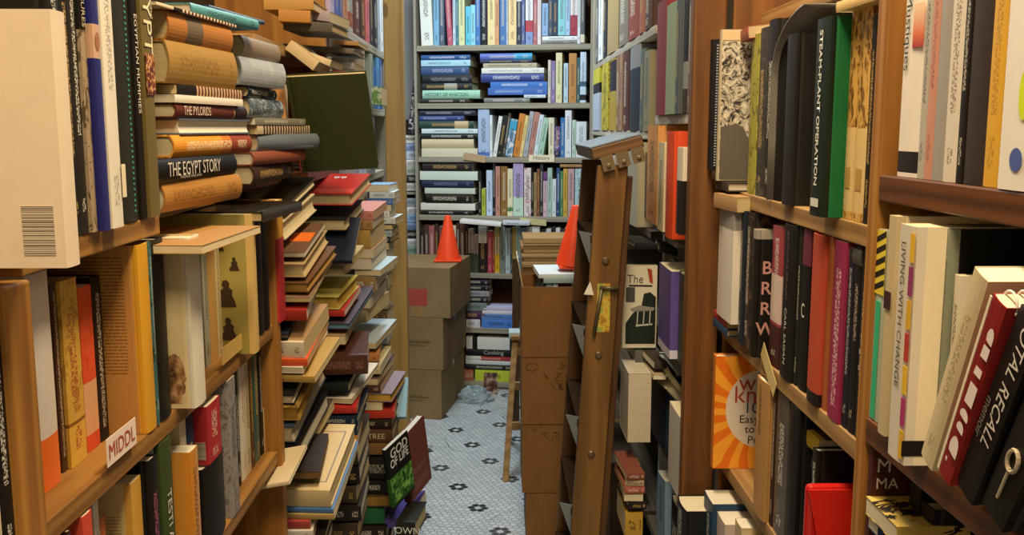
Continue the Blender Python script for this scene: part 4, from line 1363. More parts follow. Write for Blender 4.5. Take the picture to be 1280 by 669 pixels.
text_part(BK['recall'], 'memoir', (BK['recall']['_t'] * 0.25, -0.0003, BK['recall']['_h'] * 0.42), (0, 0, -1), (1, 0, 0), 0.013, '#8c8478', 'small_title')
b = BK['key']
q = MB()
q.tube([(b['_t'] * 0.55, -0.0016, b['_h'] * 0.12), (b['_t'] * 0.55, -0.0016, b['_h'] * 0.30)], 0.0013, 6)
q.tube([(b['_t'] * 0.55 + 0.007 * math.cos(a), -0.0016, b['_h'] * 0.34 + 0.010 * math.sin(a)) for a in [2 * math.pi * j / 14 for j in range(15)]], 0.0018, 6)
q.obj('key_picture', plain('#a8987c'), b)

# below the lower dark shelf
GA3 = 'books under the lower dark shelf'
row(FA, ZA3, [
    (1084, 1089, 570, 'h', '#4a2018', 'brown', dict(vm=600, p=0.0, key='mama', ttl=False, cov='#4a231a', hh=0.266, label='red brown hardcover with large white serif capitals under the dark shelf', d=0.2)),
    (1136, 1150, 584, 'h', '#191513', 'black', dict(vm=610, p=-0.035, hh=0.25, label='black hardcover behind the brown lettered book under the dark shelf')),
    (1151, 1168, 580, 'h', '#231d1a', 'dark', dict(vm=610, p=-0.035, hh=0.225, label='dark grey hardcover nearest the frame edge under the dark shelf')),
], 610, '', GA3)
for tx, z, sz in (('M', 0.925, 0.024), ('MA', 0.842, 0.019), ('& M', 0.765, 0.014)):
    cover_text('mama', tx, sz, '#d8c8b4', 0.025, z, 1, align='LEFT')
lying(0.99, 1212, 682, 98, 26, 0.09, 0, 0, 0, 'spine', 'p', '#c8a850', 'yellow white paperback with black pictures lying under the dark shelf', GA3, ttl=False, pat=('ink', '#241a14', 26))
lying(1.045, 1114, 672, 18, 28, 0.03, 0, 0, 0, 'spine', 'p', '#2c4470', 'blue paperback wedged beside the brown lettered book', GA3, ttl=False)

# ================================================================== right middle bay
GB = 'books on the upper oak shelf'
fr = 'from the post, upper oak shelf'
row(FB, ZB1, [
    (886, 889, 18, 's', '#17171a', 'black spiral bound book', dict(vm=110, p=0.045, ttl=False, key='comb', hh=0.275, z=ZB1 + 0.04, d=0.15)),
    (898, 900, 13, 'p', '#26262a', 'black and white paperback', dict(vm=110, p=0.03, d=0.05, ttl=False, pat=('ink', '#c8c8c8', 60))),
    (918.4, 920.2, 4, 'p', '#c03028', 'red paperback', dict(vm=110, p=0.0, d=0.05, ttl=False)),
    (897.2, 900, 38, 'p', '#c8b898', 'pencil', dict(vm=110, p=0.04, cov='#c8b898', ttl=False, key='sketch', d=0.17, z=ZB1 + 0.02, label='paperback with a black and white pencil drawing and torn grey patch', free=True)),
    (937, 946, 44, 'p', '#a8a03c', 'yellow green paperback with spiral dots', dict(vm=130, pat=('ink', '#6c6824', 60), ttl=False)),
    (946.4, 956, 36, 'h', '#3c3830', 'dark grey patterned hardcover', dict(vm=130, pat=('ink', '#5c5648', 50))),
    (956.6, 966, 26, 'h', '#1d1a18', 'black hardcover', dict(vm=130)),
    (967, 979, 46, 'h', '#15130f', 'thick black hardcover', dict(vm=140, ttl=False, gloss=0.5)),
    (979.6, 991, 44, 'h', '#211e1c', 'large', dict(vm=140, p=0.012, ttl=False, gloss=0.5, d=0.24, label='large plain black hardcover showing its side on the upper oak shelf', key='blk')),
    (1015, 1032, 24, 'h', '#16241a', 'green', dict(vm=140, p=0.03, cov='#0f6a36', ttl=False, key='steam', label='green steam-plant hardcover with white title on its dark spine', d=0.22, gloss=0.45)),
    (1053, 1069, 12, 'h', '#d4a450', 'yellow patterned hardcover', dict(vm=140, p=0.0, ttl=False, key='leaf1', pat=('ink', '#7c5422', 42), bands=((0.04, 0.44, '#e0c080'),))),
    (1070, 1084, 10, 'h', '#d8aa58', 'matching yellow patterned hardcover', dict(vm=140, p=0.0, ttl=False, key='leaf2', pat=('ink', '#7c5422', 42), bands=((0.04, 0.44, '#e0c080'),))),
    (1084.6, 1091, 20, 'h', '#2a211a', 'dark hardcover by the amber upright', dict(vm=140, p=0.0)),
], 140, fr, GB, zmax=ZB1 + 0.33)
b = BK['comb']
q = MB()
for i in range(44):
    z = 0.008 + i * (b['_h'] - 0.016) / 44
    q.box((b['_t'] - 0.0004, 0.0095, z), (b['_t'] + 0.0022, 0.0135, z + 0.0030))
q.obj('wire_comb', plain('#9aa0a4', 0.3), b)
b = BK['sketch']
sk = NT('pencil_drawing')
o = sk.co('Object')
f = sk.noise(o, 42, 5, 0.7, 2.2)
cover_panel('sketch', 0.5, 0.47, b['_d'] * 0.97, b['_h'] * 0.90, sk.out(sk.ramp(f, [(0.42, '#2a2824'), (0.5, '#a89c88'), (0.6, '#d8ccb4')])), 1, 'pencil_drawing')
cover_panel('sketch', 0.5, 0.96, b['_d'] * 0.97, b['_h'] * 0.06, plain('#d4b88c'), 1, 'cream_band', lift=0.0005)
q = MB()
bd_, bh_ = b['_d'], b['_h']
q.add([(b['_t'] + 0.0012, y * bd_, z * bh_) for y, z in ((0.02, 0.01), (0.62, 0.01), (0.60, 0.1), (0.50, 0.16), (0.44, 0.25), (0.36, 0.29), (0.30, 0.36), (0.2, 0.38), (0.02, 0.36))], [tuple(range(9))])
q.obj('torn_patch', plain('#5c564a', 0.8), b)
spine_text('steam', 'STEAM-PLANT OPERATION', 0.0185, '#d8d8c8', zc=0.55, bold=0.0004)
b = BK['steam']
panel(b, (b['_t'] * 0.5, -0.0003, b['_h'] * 0.07), (1, 0, 0), (0, 0, 1), b['_t'] * 0.55, 0.012, plain('#cfd0c0'), 'publisher_mark')
for kk in ('leaf1', 'leaf2'):
    b = BK[kk]
    q = MB()
    for i, (x, z) in enumerate(((0.35, 0.93), (0.7, 0.88), (0.3, 0.79), (0.65, 0.74), (0.4, 0.66), (0.6, 0.6), (0.3, 0.55), (0.7, 0.52))):
        cx, cz = x * b['_t'], z * b['_h']
        q.add([(cx, -0.0007, cz - 0.011), (cx + 0.0036, -0.0007, cz), (cx, -0.0007, cz + 0.011), (cx - 0.0036, -0.0007, cz)], [(0, 1, 2, 3)])
    q.obj('leaf_pattern', plain('#7c5a2c' if kk == 'leaf1' else '#8a6a34'), b)
    panel(b, (b['_t'] * 0.5, -0.0001, b['_h'] * 0.2), (1, 0, 0), (0, 0, 1), b['_t'] * 0.5, 0.03, plain('#b8944c'), 'small_picture', lift=0.0001, thick=0.0003)

# book laid flat on top of the green hardcover row, the bowed dark magazine beside it, and the red-edged book
GBt = 'books lying on top of the oak shelf row'
s, _ = FB.hit(1092, 8, 0.03)
m = T(0.48, 1.36, 1.662) @ R(2, 'Z') @ Matrix(((0, 1, 0, 0), (0, 0, 1, -0.17), (1, 0, 0, 0), (0, 0, 0, 1)))
make_book('p', 0.014, 0.2, 0.2, '#d8b46c', 'cream yellow book lying flat above the green hardcover', m, GBt, ttl=False, page='#ecd8a4')
m = T(0.492, 1.95, 1.672) @ R(-6, 'Z') @ R(-6, 'Y') @ Matrix(((0, 1, 0, 0), (0, 0, 1, -0.05), (1, 0, 0, 0), (0, 0, 0, 1)))
make_book('p', 0.024, 0.085, 0.1, '#a84838', 'red covered book lying tilted above the pencil drawing book', m, GBt, ttl=False, page='#cdb890')
q = MB()
prof = [(0.0, 0.0), (0.0, 0.10), (0.0, 0.19)]
for i in range(1, 13):
    a = math.radians(80 * i / 12)
    prof.append((0.17 * (1 - math.cos(a)) * 1.25, 0.19 + 0.105 * math.sin(a)))
n_ = len(prof)
vs = []
for s_, z in prof:
    for x in (0.488, 0.70):
        vs.append((x, 1.737 - s_, ZB1 + 0.001 + z + (0.03 if z > 0.15 else 0)))
n2 = len(vs)
vs += [(x, y + 0.002, z + (0.0015 if i > 3 else 0)) for i, (x, y, z) in enumerate(vs)]
fs = []
for i in range(n_ - 1):
    a = 2 * i
    fs += [(a, a + 1, a + 3, a + 2), (n2 + a, n2 + a + 2, n2 + a + 3, n2 + a + 1), (a, a + 2, n2 + a + 2, n2 + a), (a + 1, n2 + a + 1, n2 + a + 3, a + 3)]
fs += [(0, n2, n2 + 1, 1), (n2 - 2, n2 - 1, 2 * n2 - 1, 2 * n2 - 2)]
r = thing('magazine', 'dark grey magazine bowed over the black hardcovers of the oak shelf', 'magazine', None, GBt)
q.add(vs, fs).obj('cover', plain('#6c675e', 0.35), r, smooth=True)
q = MB()
for i in range(2):
    q = MB().box((0.492, 1.7395 + 0.0025 * i, ZB1 + 0.002), (0.69, 1.7412 + 0.0025 * i, ZB1 + 0.19))
    q.obj('inner_leaf', plain('#8a857a', 0.7), r)

GB2 = 'books on the middle oak shelf'
fr = 'from the post, middle oak shelf'
row(FB, ZB2, [
    (897, 915, 236, 'p', '#dcd0c0', 'white hardcover with a grey top', dict(vm=330, p=0.03, bands=((0.82, 1.01, '#948c86'),), ttl=False, hh=0.255, z=ZB2 + 0.035)),
    (917, 928, 228, 'h', '#202834', 'dark navy hardcover', dict(vm=330, p=0.015)),
    (928.6, 938, 236, 'h', '#2c2622', 'dark mottled hardcover', dict(vm=330, pat=('ink', '#6a4a3a', 50), p=0.01)),
    (939, 944, 286, 'h', '#161310', 'black', dict(vm=350, p=0.02, key='brrw', ttl=False, d=0.2, bands=((0.93, 1.01, '#a09888'),), label='black book with four stacked pink capitals on its side, middle oak shelf')),
    (963.6, 976, 282, 'p', '#9c3c44', 'pink red paperback with a white block', dict(vm=350, bands=((0.32, 0.66, '#d8bcae'), (0.0, 0.3, '#46201c')))),
    (976.6, 992, 264, 'h', '#171412', 'black', dict(vm=350, p=0.006, key='broca', ttl=False, label="black Broca's Brain book on the middle oak shelf")),
    (992.6, 1000, 268, 'h', '#20231c', 'dark green black hardcover', dict(vm=350)),
    (1000.6, 1011, 274, 'h', '#15110f', 'black hardcover with magenta top and white C', dict(vm=350, bands=((0.78, 1.01, '#6c2c40'),), ttl=False, key='cee')),
    (1011.6, 1026, 278, 'h', '#b8482c', 'orange red hardcover with a black foot', dict(vm=370, bands=((0.0, 0.075, '#1c1512'),), ttl=False, p=0.008)),
    (1026.6, 1038, 284, 'h', '#a85c2c', 'orange brown hardcover', dict(vm=370, ttl=False)),
    (1038.6, 1053, 300, 'p', '#94244c', 'magenta paperback with white lettering', dict(vm=400, p=0.004, title='#e0b8b8', zr=(0.1, 0.85))),
    (1053.6, 1064, 310, 'h', '#1b1c2a', 'navy black hardcover with white lettering', dict(vm=400, title='#b8b4b0', zr=(0.3, 0.9))),
    (1064.6, 1073, 306, 'h', '#161412', 'black narrow hardcover', dict(vm=400, title='#b8a890', zr=(0.5, 0.8))),
    (1073.6, 1085, 302, 'h', '#191715', 'black', dict(vm=400, ttl=False, key='mind', label='black book titled in white italics nearest the amber upright, middle oak shelf')),
], 350, fr, GB2, zmax=ZB1 - 0.032)
b = BK['brrw']
for i, ch in enumerate('BRRW'):
    cover_text('brrw', ch, 0.034, '#c08c80', 0.11, 0.71 - 0.16 * i, 1, bold=0.0005, name='cover_letter')
spine_text('broca', "BROCA'S BRAIN", 0.0165, '#6c5048', zc=0.74)
text_part(BK['broca'], 'CARL SAGAN', (BK['broca']['_t'] * 0.5, -0.0003, BK['broca']['_h'] * 0.28), (0, 0, -1), (1, 0, 0), 0.0165, '#dcd4c4', 'author_lettering')
b = BK['cee']
text_part(b, 'C', (b['_t'] * 0.5, -0.0003, b['_h'] * 0.5), (1, 0, 0), (0, 0, 1), 0.034, '#dcd4c8', 'spine_letter', sx=0.75)
spine_text('mind', 'Mind in Language', 0.017, '#d0c8bc', zc=0.55, shear=0.25)
# flat books on top of that row
m = T(0.498, 1.30, 1.3115) @ R(-3, 'Z') @ Matrix(((0, 1, 0, 0), (0, 0, 1, 0), (1, 0, 0, 0), (0, 0, 0, 1)))
make_book('h', 0.022, 0.17, 0.30, '#4a4a44', 'dark grey hardcover lying flat under the upper oak shelf', m, GBt, ttl=False, gloss=0.3)
m = T(0.47, 1.88, 1.335) @ R(6, 'Z') @ Matrix(((0, 1, 0, 0), (0, 0, 1, 0), (1, 0, 0, 0), (0, 0, 0, 1)))
make_book('p', 0.03, 0.16, 0.14, '#b08858', 'tan paperback lying over the four-capitals book', m, GBt, ttl=False)

GB3 = 'books on the lower oak shelf'
fr = 'from the post, lower oak shelf'
row(FB, ZB3, [
    (889, 893, 428, 'h', '#c87020', 'orange', dict(vm=510, p=0.04, key='who', cov='#e0801c', ttl=False, free=True, hh=0.247, d=0.2, label='orange and yellow solutions book facing out beside the brown post')),
    (943, 957, 452, 'h', '#b08448', 'tan hardcover', dict(vm=520, p=0.012, title='#3a2818', key='tanr', ttl=False)),
    (958, 969, 462, 'h', '#3c1c16', 'dark red brown hardcover', dict(vm=540)),
    (969.6, 984, 456, 'p', '#6a6258', 'grey silvery paperback', dict(vm=550, gloss=0.25, pat=('soft', '#3a342e', 14))),
    (984.6, 996, 480, 'h', '#141312', 'black', dict(vm=560, p=0.005, key='sei', ttl=False, d=0.2, label='black book with grey capitals on its side, lower oak shelf')),
    (1014, 1020, 560, 'h', '#1f1a14', 'black hardcover', dict(vm=590, p=0.0, d=0.2, label='short black hardcover beneath the yellow edged paperback, lower oak shelf')),
], 540, fr, GB3, zmax=ZB2 - 0.032)
b = BK['who']
wm = NT('sunburst_print', 0.35)
g = wm.sep(wm.co('Object'))
cy, cz = 0.10, 0.125
ang = wm.math('ARCTAN2', wm.math('SUBTRACT', g[2], cz), wm.math('SUBTRACT', g[1], cy))
wob = wm.noise(wm.co('Object'), 9, 1)
f = wm.math('SINE', wm.math('ADD', wm.math('MULTIPLY', ang, 17.0), wm.math('MULTIPLY', wob, 9.0)))
f = wm.math('GREATER_THAN', f, 0.0)
col = wm.mix(f, lin('#e0701a'), lin('#f0a030'))
rr = wm.math('SQRT', wm.math('ADD', wm.math('POWER', wm.math('MULTIPLY', wm.math('SUBTRACT', g[1], 0.098), 1.15), 2.0), wm.math('POWER', wm.math('SUBTRACT', g[2], 0.132), 2.0)))
col = wm.mix(wm.math('LESS_THAN', rr, 0.085), col, lin('#d8c8b8'))
cover_panel('who', 0.5, 0.5, b['_d'], b['_h'] * 0.995, wm.out(col), 1, 'sunburst_print')
for tx, y, z, sz, cc in (('who', 0.25, 0.77, 0.052, '#a83c34'), ('knew', 0.20, 0.665, 0.052, '#a83c34'), ('10,000', 0.31, 0.54, 0.034, '#1c3c5c'), ('Easy Solutions', 0.265, 0.435, 0.0245, '#241c20'), ('to Everyday', 0.33, 0.345, 0.0245, '#241c20'), ('Problems', 0.36, 0.26, 0.0245, '#241c20')):
    t_ = cover_text('who', tx, sz, cc, y, z, 1, name='cover_lettering', align='LEFT')
    t_.location = (0.0006, 0, 0)
spine_text('tanr', 'CORRUPTED', 0.016, '#3a2818', zc=0.78)
b = BK['sei']
for tx, z in (('SE', 0.80), ('E', 0.66)):
    cover_text('sei', tx, 0.034, '#5c5854', 0.16, z, 1)
# things on the lower oak shelf
m = T(0.512, 1.47, 1.0155 - 0.035) @ R(2, 'Z') @ Matrix(((0, 1, 0, 0), (0, 0, 1, 0), (1, 0, 0, 0), (0, 0, 0, 1)))
make_book('p', 0.026, 0.17, 0.13, '#c8a82c', 'yellow edged paperback lying on the short black hardcover', m, GB3, ttl=False, cov='#5c4424')

# flat books under the raised ones at the post end
FLAT = Matrix(((0, 1, 0, 0), (0, 0, 1, 0), (1, 0, 0, 0), (0, 0, 0, 1)))
make_book('h', 0.0165, 0.15, 0.125, '#24405c', 'dark blue book lying flat under the tall white hardcover, middle oak shelf', T(0.472, 1.94, ZB2 + 0.0005) @ FLAT, GBt, ttl=False)
make_book('p', 0.0165, 0.15, 0.125, '#a02c28', 'red book lying flat on the dark blue one, middle oak shelf', T(0.474, 1.945, ZB2 + 0.0175) @ FLAT, GBt, ttl=False)
make_book('h', 0.0185, 0.15, 0.115, '#3a342c', 'dark book lying flat under the pencil drawing book, upper oak shelf', T(0.470, 1.962, ZB1 + 0.0005) @ FLAT, GBt, ttl=False)
make_book('p', 0.019, 0.13, 0.036, '#4a3826', 'small brown book lying flat under the spiral bound notebook, upper oak shelf', T(0.462, 2.042, ZB1 + 0.0205) @ FLAT, GBt, ttl=False)

# shelf tag
card('curled yellow paper tag on the end of the middle oak shelf', FB, 951, 972, 453, 0.006, '', '#c8b070', '#555', rot=32, h=0.034)

GB4 = 'books below the oak shelves'
row(FB, ZB4, [
    (879, 890, 616, 'p', '#20405c', 'blue', dict(vm=640, p=0.05, label='blue paperback at the foot of the brown post', hh=0.215)),
    (891, 906, 628, 'p', '#c4b0a4', 'pale', dict(vm=650, p=0.04, label='pale pink paperback beside the blue one below the oak shelves', hh=0.2, ttl=False)),
    (914, 927, 612, 'p', '#bca984', 'cream', dict(vm=640, p=0.02, label='cream paperback below the orange solutions book', hh=0.215)),
    (932, 950, 630, 'p', '#a8bcb0', 'aqua', dict(vm=650, p=0.02, label='pale aqua paperback leaning below the oak shelf edge', lean=-14, hh=0.2)),
], 640, '', GB4)

# ------------------------------------------------------------------ red wallet on the lower oak shelf
m = T(0.492, 1.40, ZB3 + 0.001)
r = thing('plastic_wallet', 'shiny red plastic wallet folded over on the lower oak shelf', 'wallet', m)
q = MB()
q.box((-0.035, -0.05, 0), (0.125, -0.03, 0.2))
q.obj('body', plain('#b8201c', 0.2), r, bevel=0.008)
q = MB().add([(-0.036, -0.058, 0.197), (0.125, -0.058, 0.197), (0.125, -0.058, 0.03), (0.04, -0.060, 0.10), (-0.02, -0.059, 0.12),
              (-0.036, -0.0545, 0.197), (0.125, -0.0545, 0.197), (0.125, -0.0545, 0.03), (0.04, -0.0565, 0.10), (-0.02, -0.0555, 0.12)],
             [(0, 1, 2, 3, 4), (9, 8, 7, 6, 5)] + [(i, 5 + i, 5 + (i + 1) % 5, (i + 1) % 5) for i in range(5)])
q.obj('flap', plain('#d0281f', 0.18), r)

# ================================================================== right rear bays (behind the ladder)
GC = 'books on the grey bookcase behind the ladder'
row(FC, ZC1, [
    (818, 829, 4, 'h', '#7c2c34', 'maroon cloth hardcover', dict(vm=70, p=0.01, ttl=False, gloss=0.7)),
    (829.6, 843, 6, 'h', '#8c9a78', 'sage green hardcover', dict(vm=70, p=0.01, ttl=False, gloss=0.6)),
    (843.6, 848, -6, 'h', '#4c5458', 'grey thin hardcover', dict(vm=70, p=0.01)),
    (848.4, 858, -10, 'h', '#16171a', 'black hardcover with a grey band', dict(vm=70, bands=((0.2, 0.42, '#8c8a80'), (0.0, 0.2, '#3c261e')), ttl=False)),
    (858.4, 866, -12, 'h', '#6c6658', 'grey brown hardcover', dict(vm=70)),
], 70, 'along the top grey shelf from the ladder side', GC, zmax=ZC1 + 0.34)
row(FC, ZC2, [
    (803, 807, 190, 'p', '#6c6a68', 'thin grey paperback', dict(vm=240)),
    (808, 821, 148, 'p', '#d89850', 'tan orange paperback with a speckled spine', dict(vm=230, p=0.02, pat=('ink', '#c87c34', 60), d=0.2)),
    (821.6, 829, 178, 'p', '#d4c49c', 'cream paperback with a dark title', dict(vm=240, p=0.03, title='#3a3428', zr=(0.2, 0.8))),
    (829.6, 839, 164, 'h', '#d8481c', 'orange red hardcover', dict(vm=240, p=0.04, ttl=False, key='sorange', d=0.16, gloss=0.35)),
    (844, 851, 184, 'h', '#1c1614', 'black hardcover with a white top', dict(vm=240, p=0.05, z=ZC2 + 0.03, bands=((0.62, 1.01, '#d8ccb8'),), ttl=False, d=0.16)),
], 240, 'from the ladder along the second grey shelf', GC, zmax=ZC1 - 0.028)
b = BK['sorange']
cover_text('sorange', 'SK', 0.026, '#3c1430', 0.42, 0.64, 1)
# cream grey thick book right behind the ladder top

row(FC, ZC2, [
    (782, 794, 174, 'h', '#b0aa90', 'cream', dict(vm=230, p=0.03, ttl=False, label='thick pale grey hardcover standing just behind the ladder top', d=0.16, hh=0.265, z=1.19)),
], 230, '', GC)
# facing and fallen books on the third grey shelf
GC3 = 'jumbled books on the lower grey shelves'
X, Z = on_y(777, 435, 2.62)
X2, Z2 = on_y(822, 332, 2.62)
m = T(X, 2.62, Z) @ Matrix(((0, 1, 0, 0), (-1, 0, 0, 0.024), (0, 0, 1, 0), (0, 0, 0, 1)))
bt = make_book('p', 0.024, X2 - X, Z2 - Z, '#d4ccb4', 'white paperback with a boat picture and a red stroke, facing out beside the ladder', m, GC3, ttl=False)
tt, dd, hh = bt['_t'], bt['_d'], bt['_h']


def face_poly(b, pts, hx, name, lift=0.0008):
    # polygon on the x=t cover, points in fractions of depth and height
    MB().add([(b['_t'] + lift, y * b['_d'], z * b['_h']) for y, z in pts], [tuple(range(len(pts)))]).obj(name, plain(hx, 0.45), b)


face_poly(bt, [(0.1, 0.05), (0.97, 0.05), (0.97, 0.62), (0.8, 0.68), (0.62, 0.66), (0.55, 0.5), (0.3, 0.42), (0.1, 0.3)], '#1d241d', 'dark_picture')
face_poly(bt, [(0.1, 0.56), (0.36, 0.56), (0.36, 0.74), (0.1, 0.74)], '#4c4a44', 'small_picture')
face_poly(bt, [(0.18, 0.75), (0.86, 0.745), (0.86, 0.765), (0.18, 0.77)], '#26221e', 'title_rule')
face_poly(bt, [(0.7, 0.97), (0.84, 0.95), (0.88, 0.78), (0.78, 0.8)], '#a03c2c', 'red_stroke')
face_poly(bt, [(0.22, 0.48), (0.5, 0.52), (0.95, 0.49), (0.9, 0.455), (0.3, 0.445)], '#8a8a80', 'boat_picture', 0.0012)
for y in (0.42, 0.6, 0.78):
    face_poly(bt, [(y, 0.28), (y + 0.03, 0.28), (y + 0.05, 0.46), (y + 0.02, 0.46)], '#b8b8ac', 'mast_picture', 0.0012)
face_poly(bt, [(0.4, 0.26), (0.88, 0.28), (0.88, 0.30), (0.4, 0.285)], '#b8b8ac', 'rope_picture', 0.0012)
text_part(bt, 'The', (tt + 0.0004, dd * 0.36, hh * 0.84), (0, 1, 0), (0, 0, 1), 0.034, '#5a5650', 'cover_title', sx=0.85)
row(FC, ZC3, [
    (823, 838, 328, 'p', '#5c4c94', 'purple', dict(vm=370, p=0.035, key='purp', label='purple paperback with a black picture beside the boat book', bands=((0.0, 0.1, '#cfc8d8'),), d=0.14, ttl=False, hh=0.22)),
    (841, 857, 340, 'h', '#4c5040', 'grey', dict(vm=400, p=0.02, label='grey green hardcover standing against the brown post, third grey shelf', d=0.2, pat=('ink', '#34382c', 30), ttl=False)),
], 380, '', GC3)
lying(2.50, 851, 345, 13, 8, 0.2, -6, 0, 40, 'spine', 'p', '#3c7498', 'blue paperback slipping down above the purple one', GC3, ttl=False)
lying(2.6, 822, 312, 30, 7, 0.2, 5, 0, 4, 'spine', 'h', '#1c1c20', 'black hardcover lying above the boat book', GC3, ttl=False)
lying(2.6, 846, 321, 24, 7, 0.18, -5, 0, 16, 'spine', 'h', '#22201e', 'black hardcover sloping above the purple paperback', GC3, ttl=False)
lying(2.58, 858, 310, 13, 17, 0.14, 0, 0, 0, 'spine', 'p', '#d8cdb4', 'short white paperback lying under the black and white hardcover', GC3, ttl=False)
X, Z = on_y(783, 553, 2.50)
lying(2.50, 813, 553, 30, 92, 0.16, 0, 0, 0, 'fore', 'p', '#c4bca8', 'thick white paperback with its page edges facing out behind the ladder', GC3, ttl=False, page='#d8ccb8')
lying(2.62, 824, 457, 31, 20, 0.2, 0, 0, 0, 'spine', 'h', '#5c5c5a', 'grey hardcover lying under the boat book', GC3, ttl=False)
lying(2.48, 833, 462, 16, 9, 0.2, 4, 0, 3, 'spine', 'p', '#3c342c', 'dark brown paperback lying under the purple book', GC3, ttl=False)
lying(2.46, 833, 475, 17, 6, 0.2, 0, 0, 2, 'fore', 'p', '#b0a078', 'cream edged paperback below the dark brown one', GC3, ttl=False)
lying(2.44, 856, 512, 34, 12, 0.16, 6, 0, 48, 'fore', 'p', '#a49c80', 'pale paperback sliding down beside the grey green hardcover', GC3, ttl=False)
lying(2.42, 850, 492, 30, 7, 0.16, -4, 0, 52, 'fore', 'p', '#7c745c', 'tan paperback sliding down above the pale one', GC3, ttl=False)
row(FC, ZC4, [
    (801, 805, 506, 'p', '#a8a48c', 'cream', dict(vm=550, p=0.02, label='thin cream paperback at the edge of the dark blue one, fourth grey shelf', ttl=False, hh=0.205)),
    (805.4, 829, 500, 'h', '#1c2a3c', 'dark', dict(vm=550, p=0.01, label='dark blue hardcover behind the ladder, fourth grey shelf', ttl=False, cov='#22344c', hh=0.215)),
    (836, 851, 486, 'p', '#c8c4bc', 'white', dict(vm=520, p=0.03, label='white edged paperback beside the post, fourth grey shelf', ttl=False, hh=0.2)),
], 550, '', GC3)
row(FC, 0.60, [
    (845, 856, 556, 'h', '#131416', 'black', dict(vm=600, p=0.06, label='black hardcover with a white outline at the foot of the brown post', hh=0.2, z=ZC4 - 0.14, d=0.16, title='#c8c8c4', cov='#141618', zr=(0.1, 0.95), free=True)),
], 600, '', GC3)
w = 'the small stack low behind the ladder'
pile(2.40, [
    (806, 600, 24, 0.18, 4, 'spine', 'p', '#7c4434', 'rust paperback', dict(t=9)),
    (805, 608, 24, 0.18, -3, 'spine', 'p', '#b09878', 'tan paperback'),
    (806, 617, 26, 0.18, 2, 'spine', 'p', '#a8584c', 'salmon paperback'),
    (804, 627, 25, 0.18, -2, 'fore', 'p', '#a89474', 'cream edged paperback'),
    (808, 637, 24, 0.18, 3, 'spine', 'h', '#221c1a', 'black hardcover'),
    (803, 672, 23, 0.18, 0, 'spine', 'p', '#b8902c', 'yellow thick paperback'),
], w, GC3)
row(FC, 0.3, [
    (822, 832, 612, 'p', '#7c98b0', 'pale', dict(vm=640, p=0.0, label='pale blue book standing low behind the ladder', hh=0.22, lean=-6)),
    (836, 850, 610, 'h', '#181c24', 'black', dict(vm=640, p=0.0, label='black book standing low beside the brown post', hh=0.225)),
], 640, '', GC3)

GC2 = 'books on the far grey bookcase bay'
row(FC, ZC0, [
    (744, 747.6, -10, 'h', '#5c6468', 'dark grey narrow hardcover', dict(vm=25, p=0.0)),
    (748, 753, -12, 'p', '#dfe6e6', 'white narrow paperback', dict(vm=25, p=0.0)),
    (753.4, 757, -14, 'h', '#232c38', 'navy narrow hardcover', dict(vm=25, p=0.0)),
    (757.6, 771, -20, 'h', '#a08a5c', 'tall tan gilt hardcover', dict(vm=25, p=0.0, ttl=False)),
    (772, 783, -24, 'h', '#7c7468', 'grey brown hardcover', dict(vm=25, p=0.0)),
    (783.6, 797, -26, 'h', '#8c3c28', 'rust red hardcover', dict(vm=25, p=0.0)),
    (797.6, 804, -26, 'h', '#a05c3c', 'terracotta hardcover', dict(vm=25, p=0.0)),
    (804.6, 812, -28, 'h', '#4c342a', 'dark brown hardcover', dict(vm=25, p=0.0)),
], 25, 'along the far grey top shelf', GC2, dmax=0.2)
row(FC, 1.49, [
    (741.5, 749, 66, 'p', '#b4c0d4', 'pale blue box-shaped paperback with a yellow black top', dict(vm=100, p=0.0, bands=((0.76, 1.01, '#c8c034'), (0.6, 0.76, '#1c1c20')), ttl=False, d=0.14)),
    (752, 760, 78, 'p', '#c8b82c', 'yellow paperback with black print', dict(vm=110, p=0.0, pat=('ink', '#4c4418', 60), d=0.14)),
    (760.4, 769, 64, 'h', '#a89030', 'gold hardcover with a black panel', dict(vm=105, p=0.0, bands=((0.55, 0.98, '#231f26'),), ttl=False)),
    (770, 773.6, 58, 'p', '#8c6c48', 'thin brown paperback', dict(vm=105, p=0.0)),
    (774, 777.6, 60, 'p', '#9c7c64', 'thin tan paperback', dict(vm=105, p=0.0)),
    (778, 784, 56, 'h', '#54302c', 'dark maroon hardcover', dict(vm=105, p=0.0)),
    (785, 798, 50, 'h', '#1f2a38', 'navy hardcover with a grey top', dict(vm=105, p=0.0, bands=((0.74, 1.01, '#8a8c8c'),), ttl=False)),
    (798.6, 804, 62, 'h', '#5c6864', 'grey green hardcover', dict(vm=105, p=0.0)),
    (804.6, 811.5, 64, 'p', '#8c8668', 'khaki paperback', dict(vm=105, p=0.0)),
], 105, 'along the far grey second shelf', GC2, dmax=0.2, zmax=ZC0 - 0.028)
row(FC, 1.19, [
    (747, 752, 140, 'p', '#7cc08c', 'green white paperback', dict(vm=160, p=0.03, bands=((0.0, 0.85, '#dfe0d8'),), ttl=False)),
    (753, 761, 142, 'p', '#e4ddd4', 'white paperback with a pink edge', dict(vm=160, p=0.03, title='#c0605c')),
    (762, 768, 144, 'p', '#cfd0c8', 'pale grey paperback', dict(vm=160, p=0.03)),
    (769, 776, 150, 'p', '#b4a48c', 'tan paperback', dict(vm=160, p=0.03)),
    (776.4, 780, 158, 'h', '#5c5248', 'dark taupe hardcover', dict(vm=165, p=0.03)),
], 160, 'along the far grey third shelf', GC2, dmax=0.2, zmax=1.49 - 0.028)

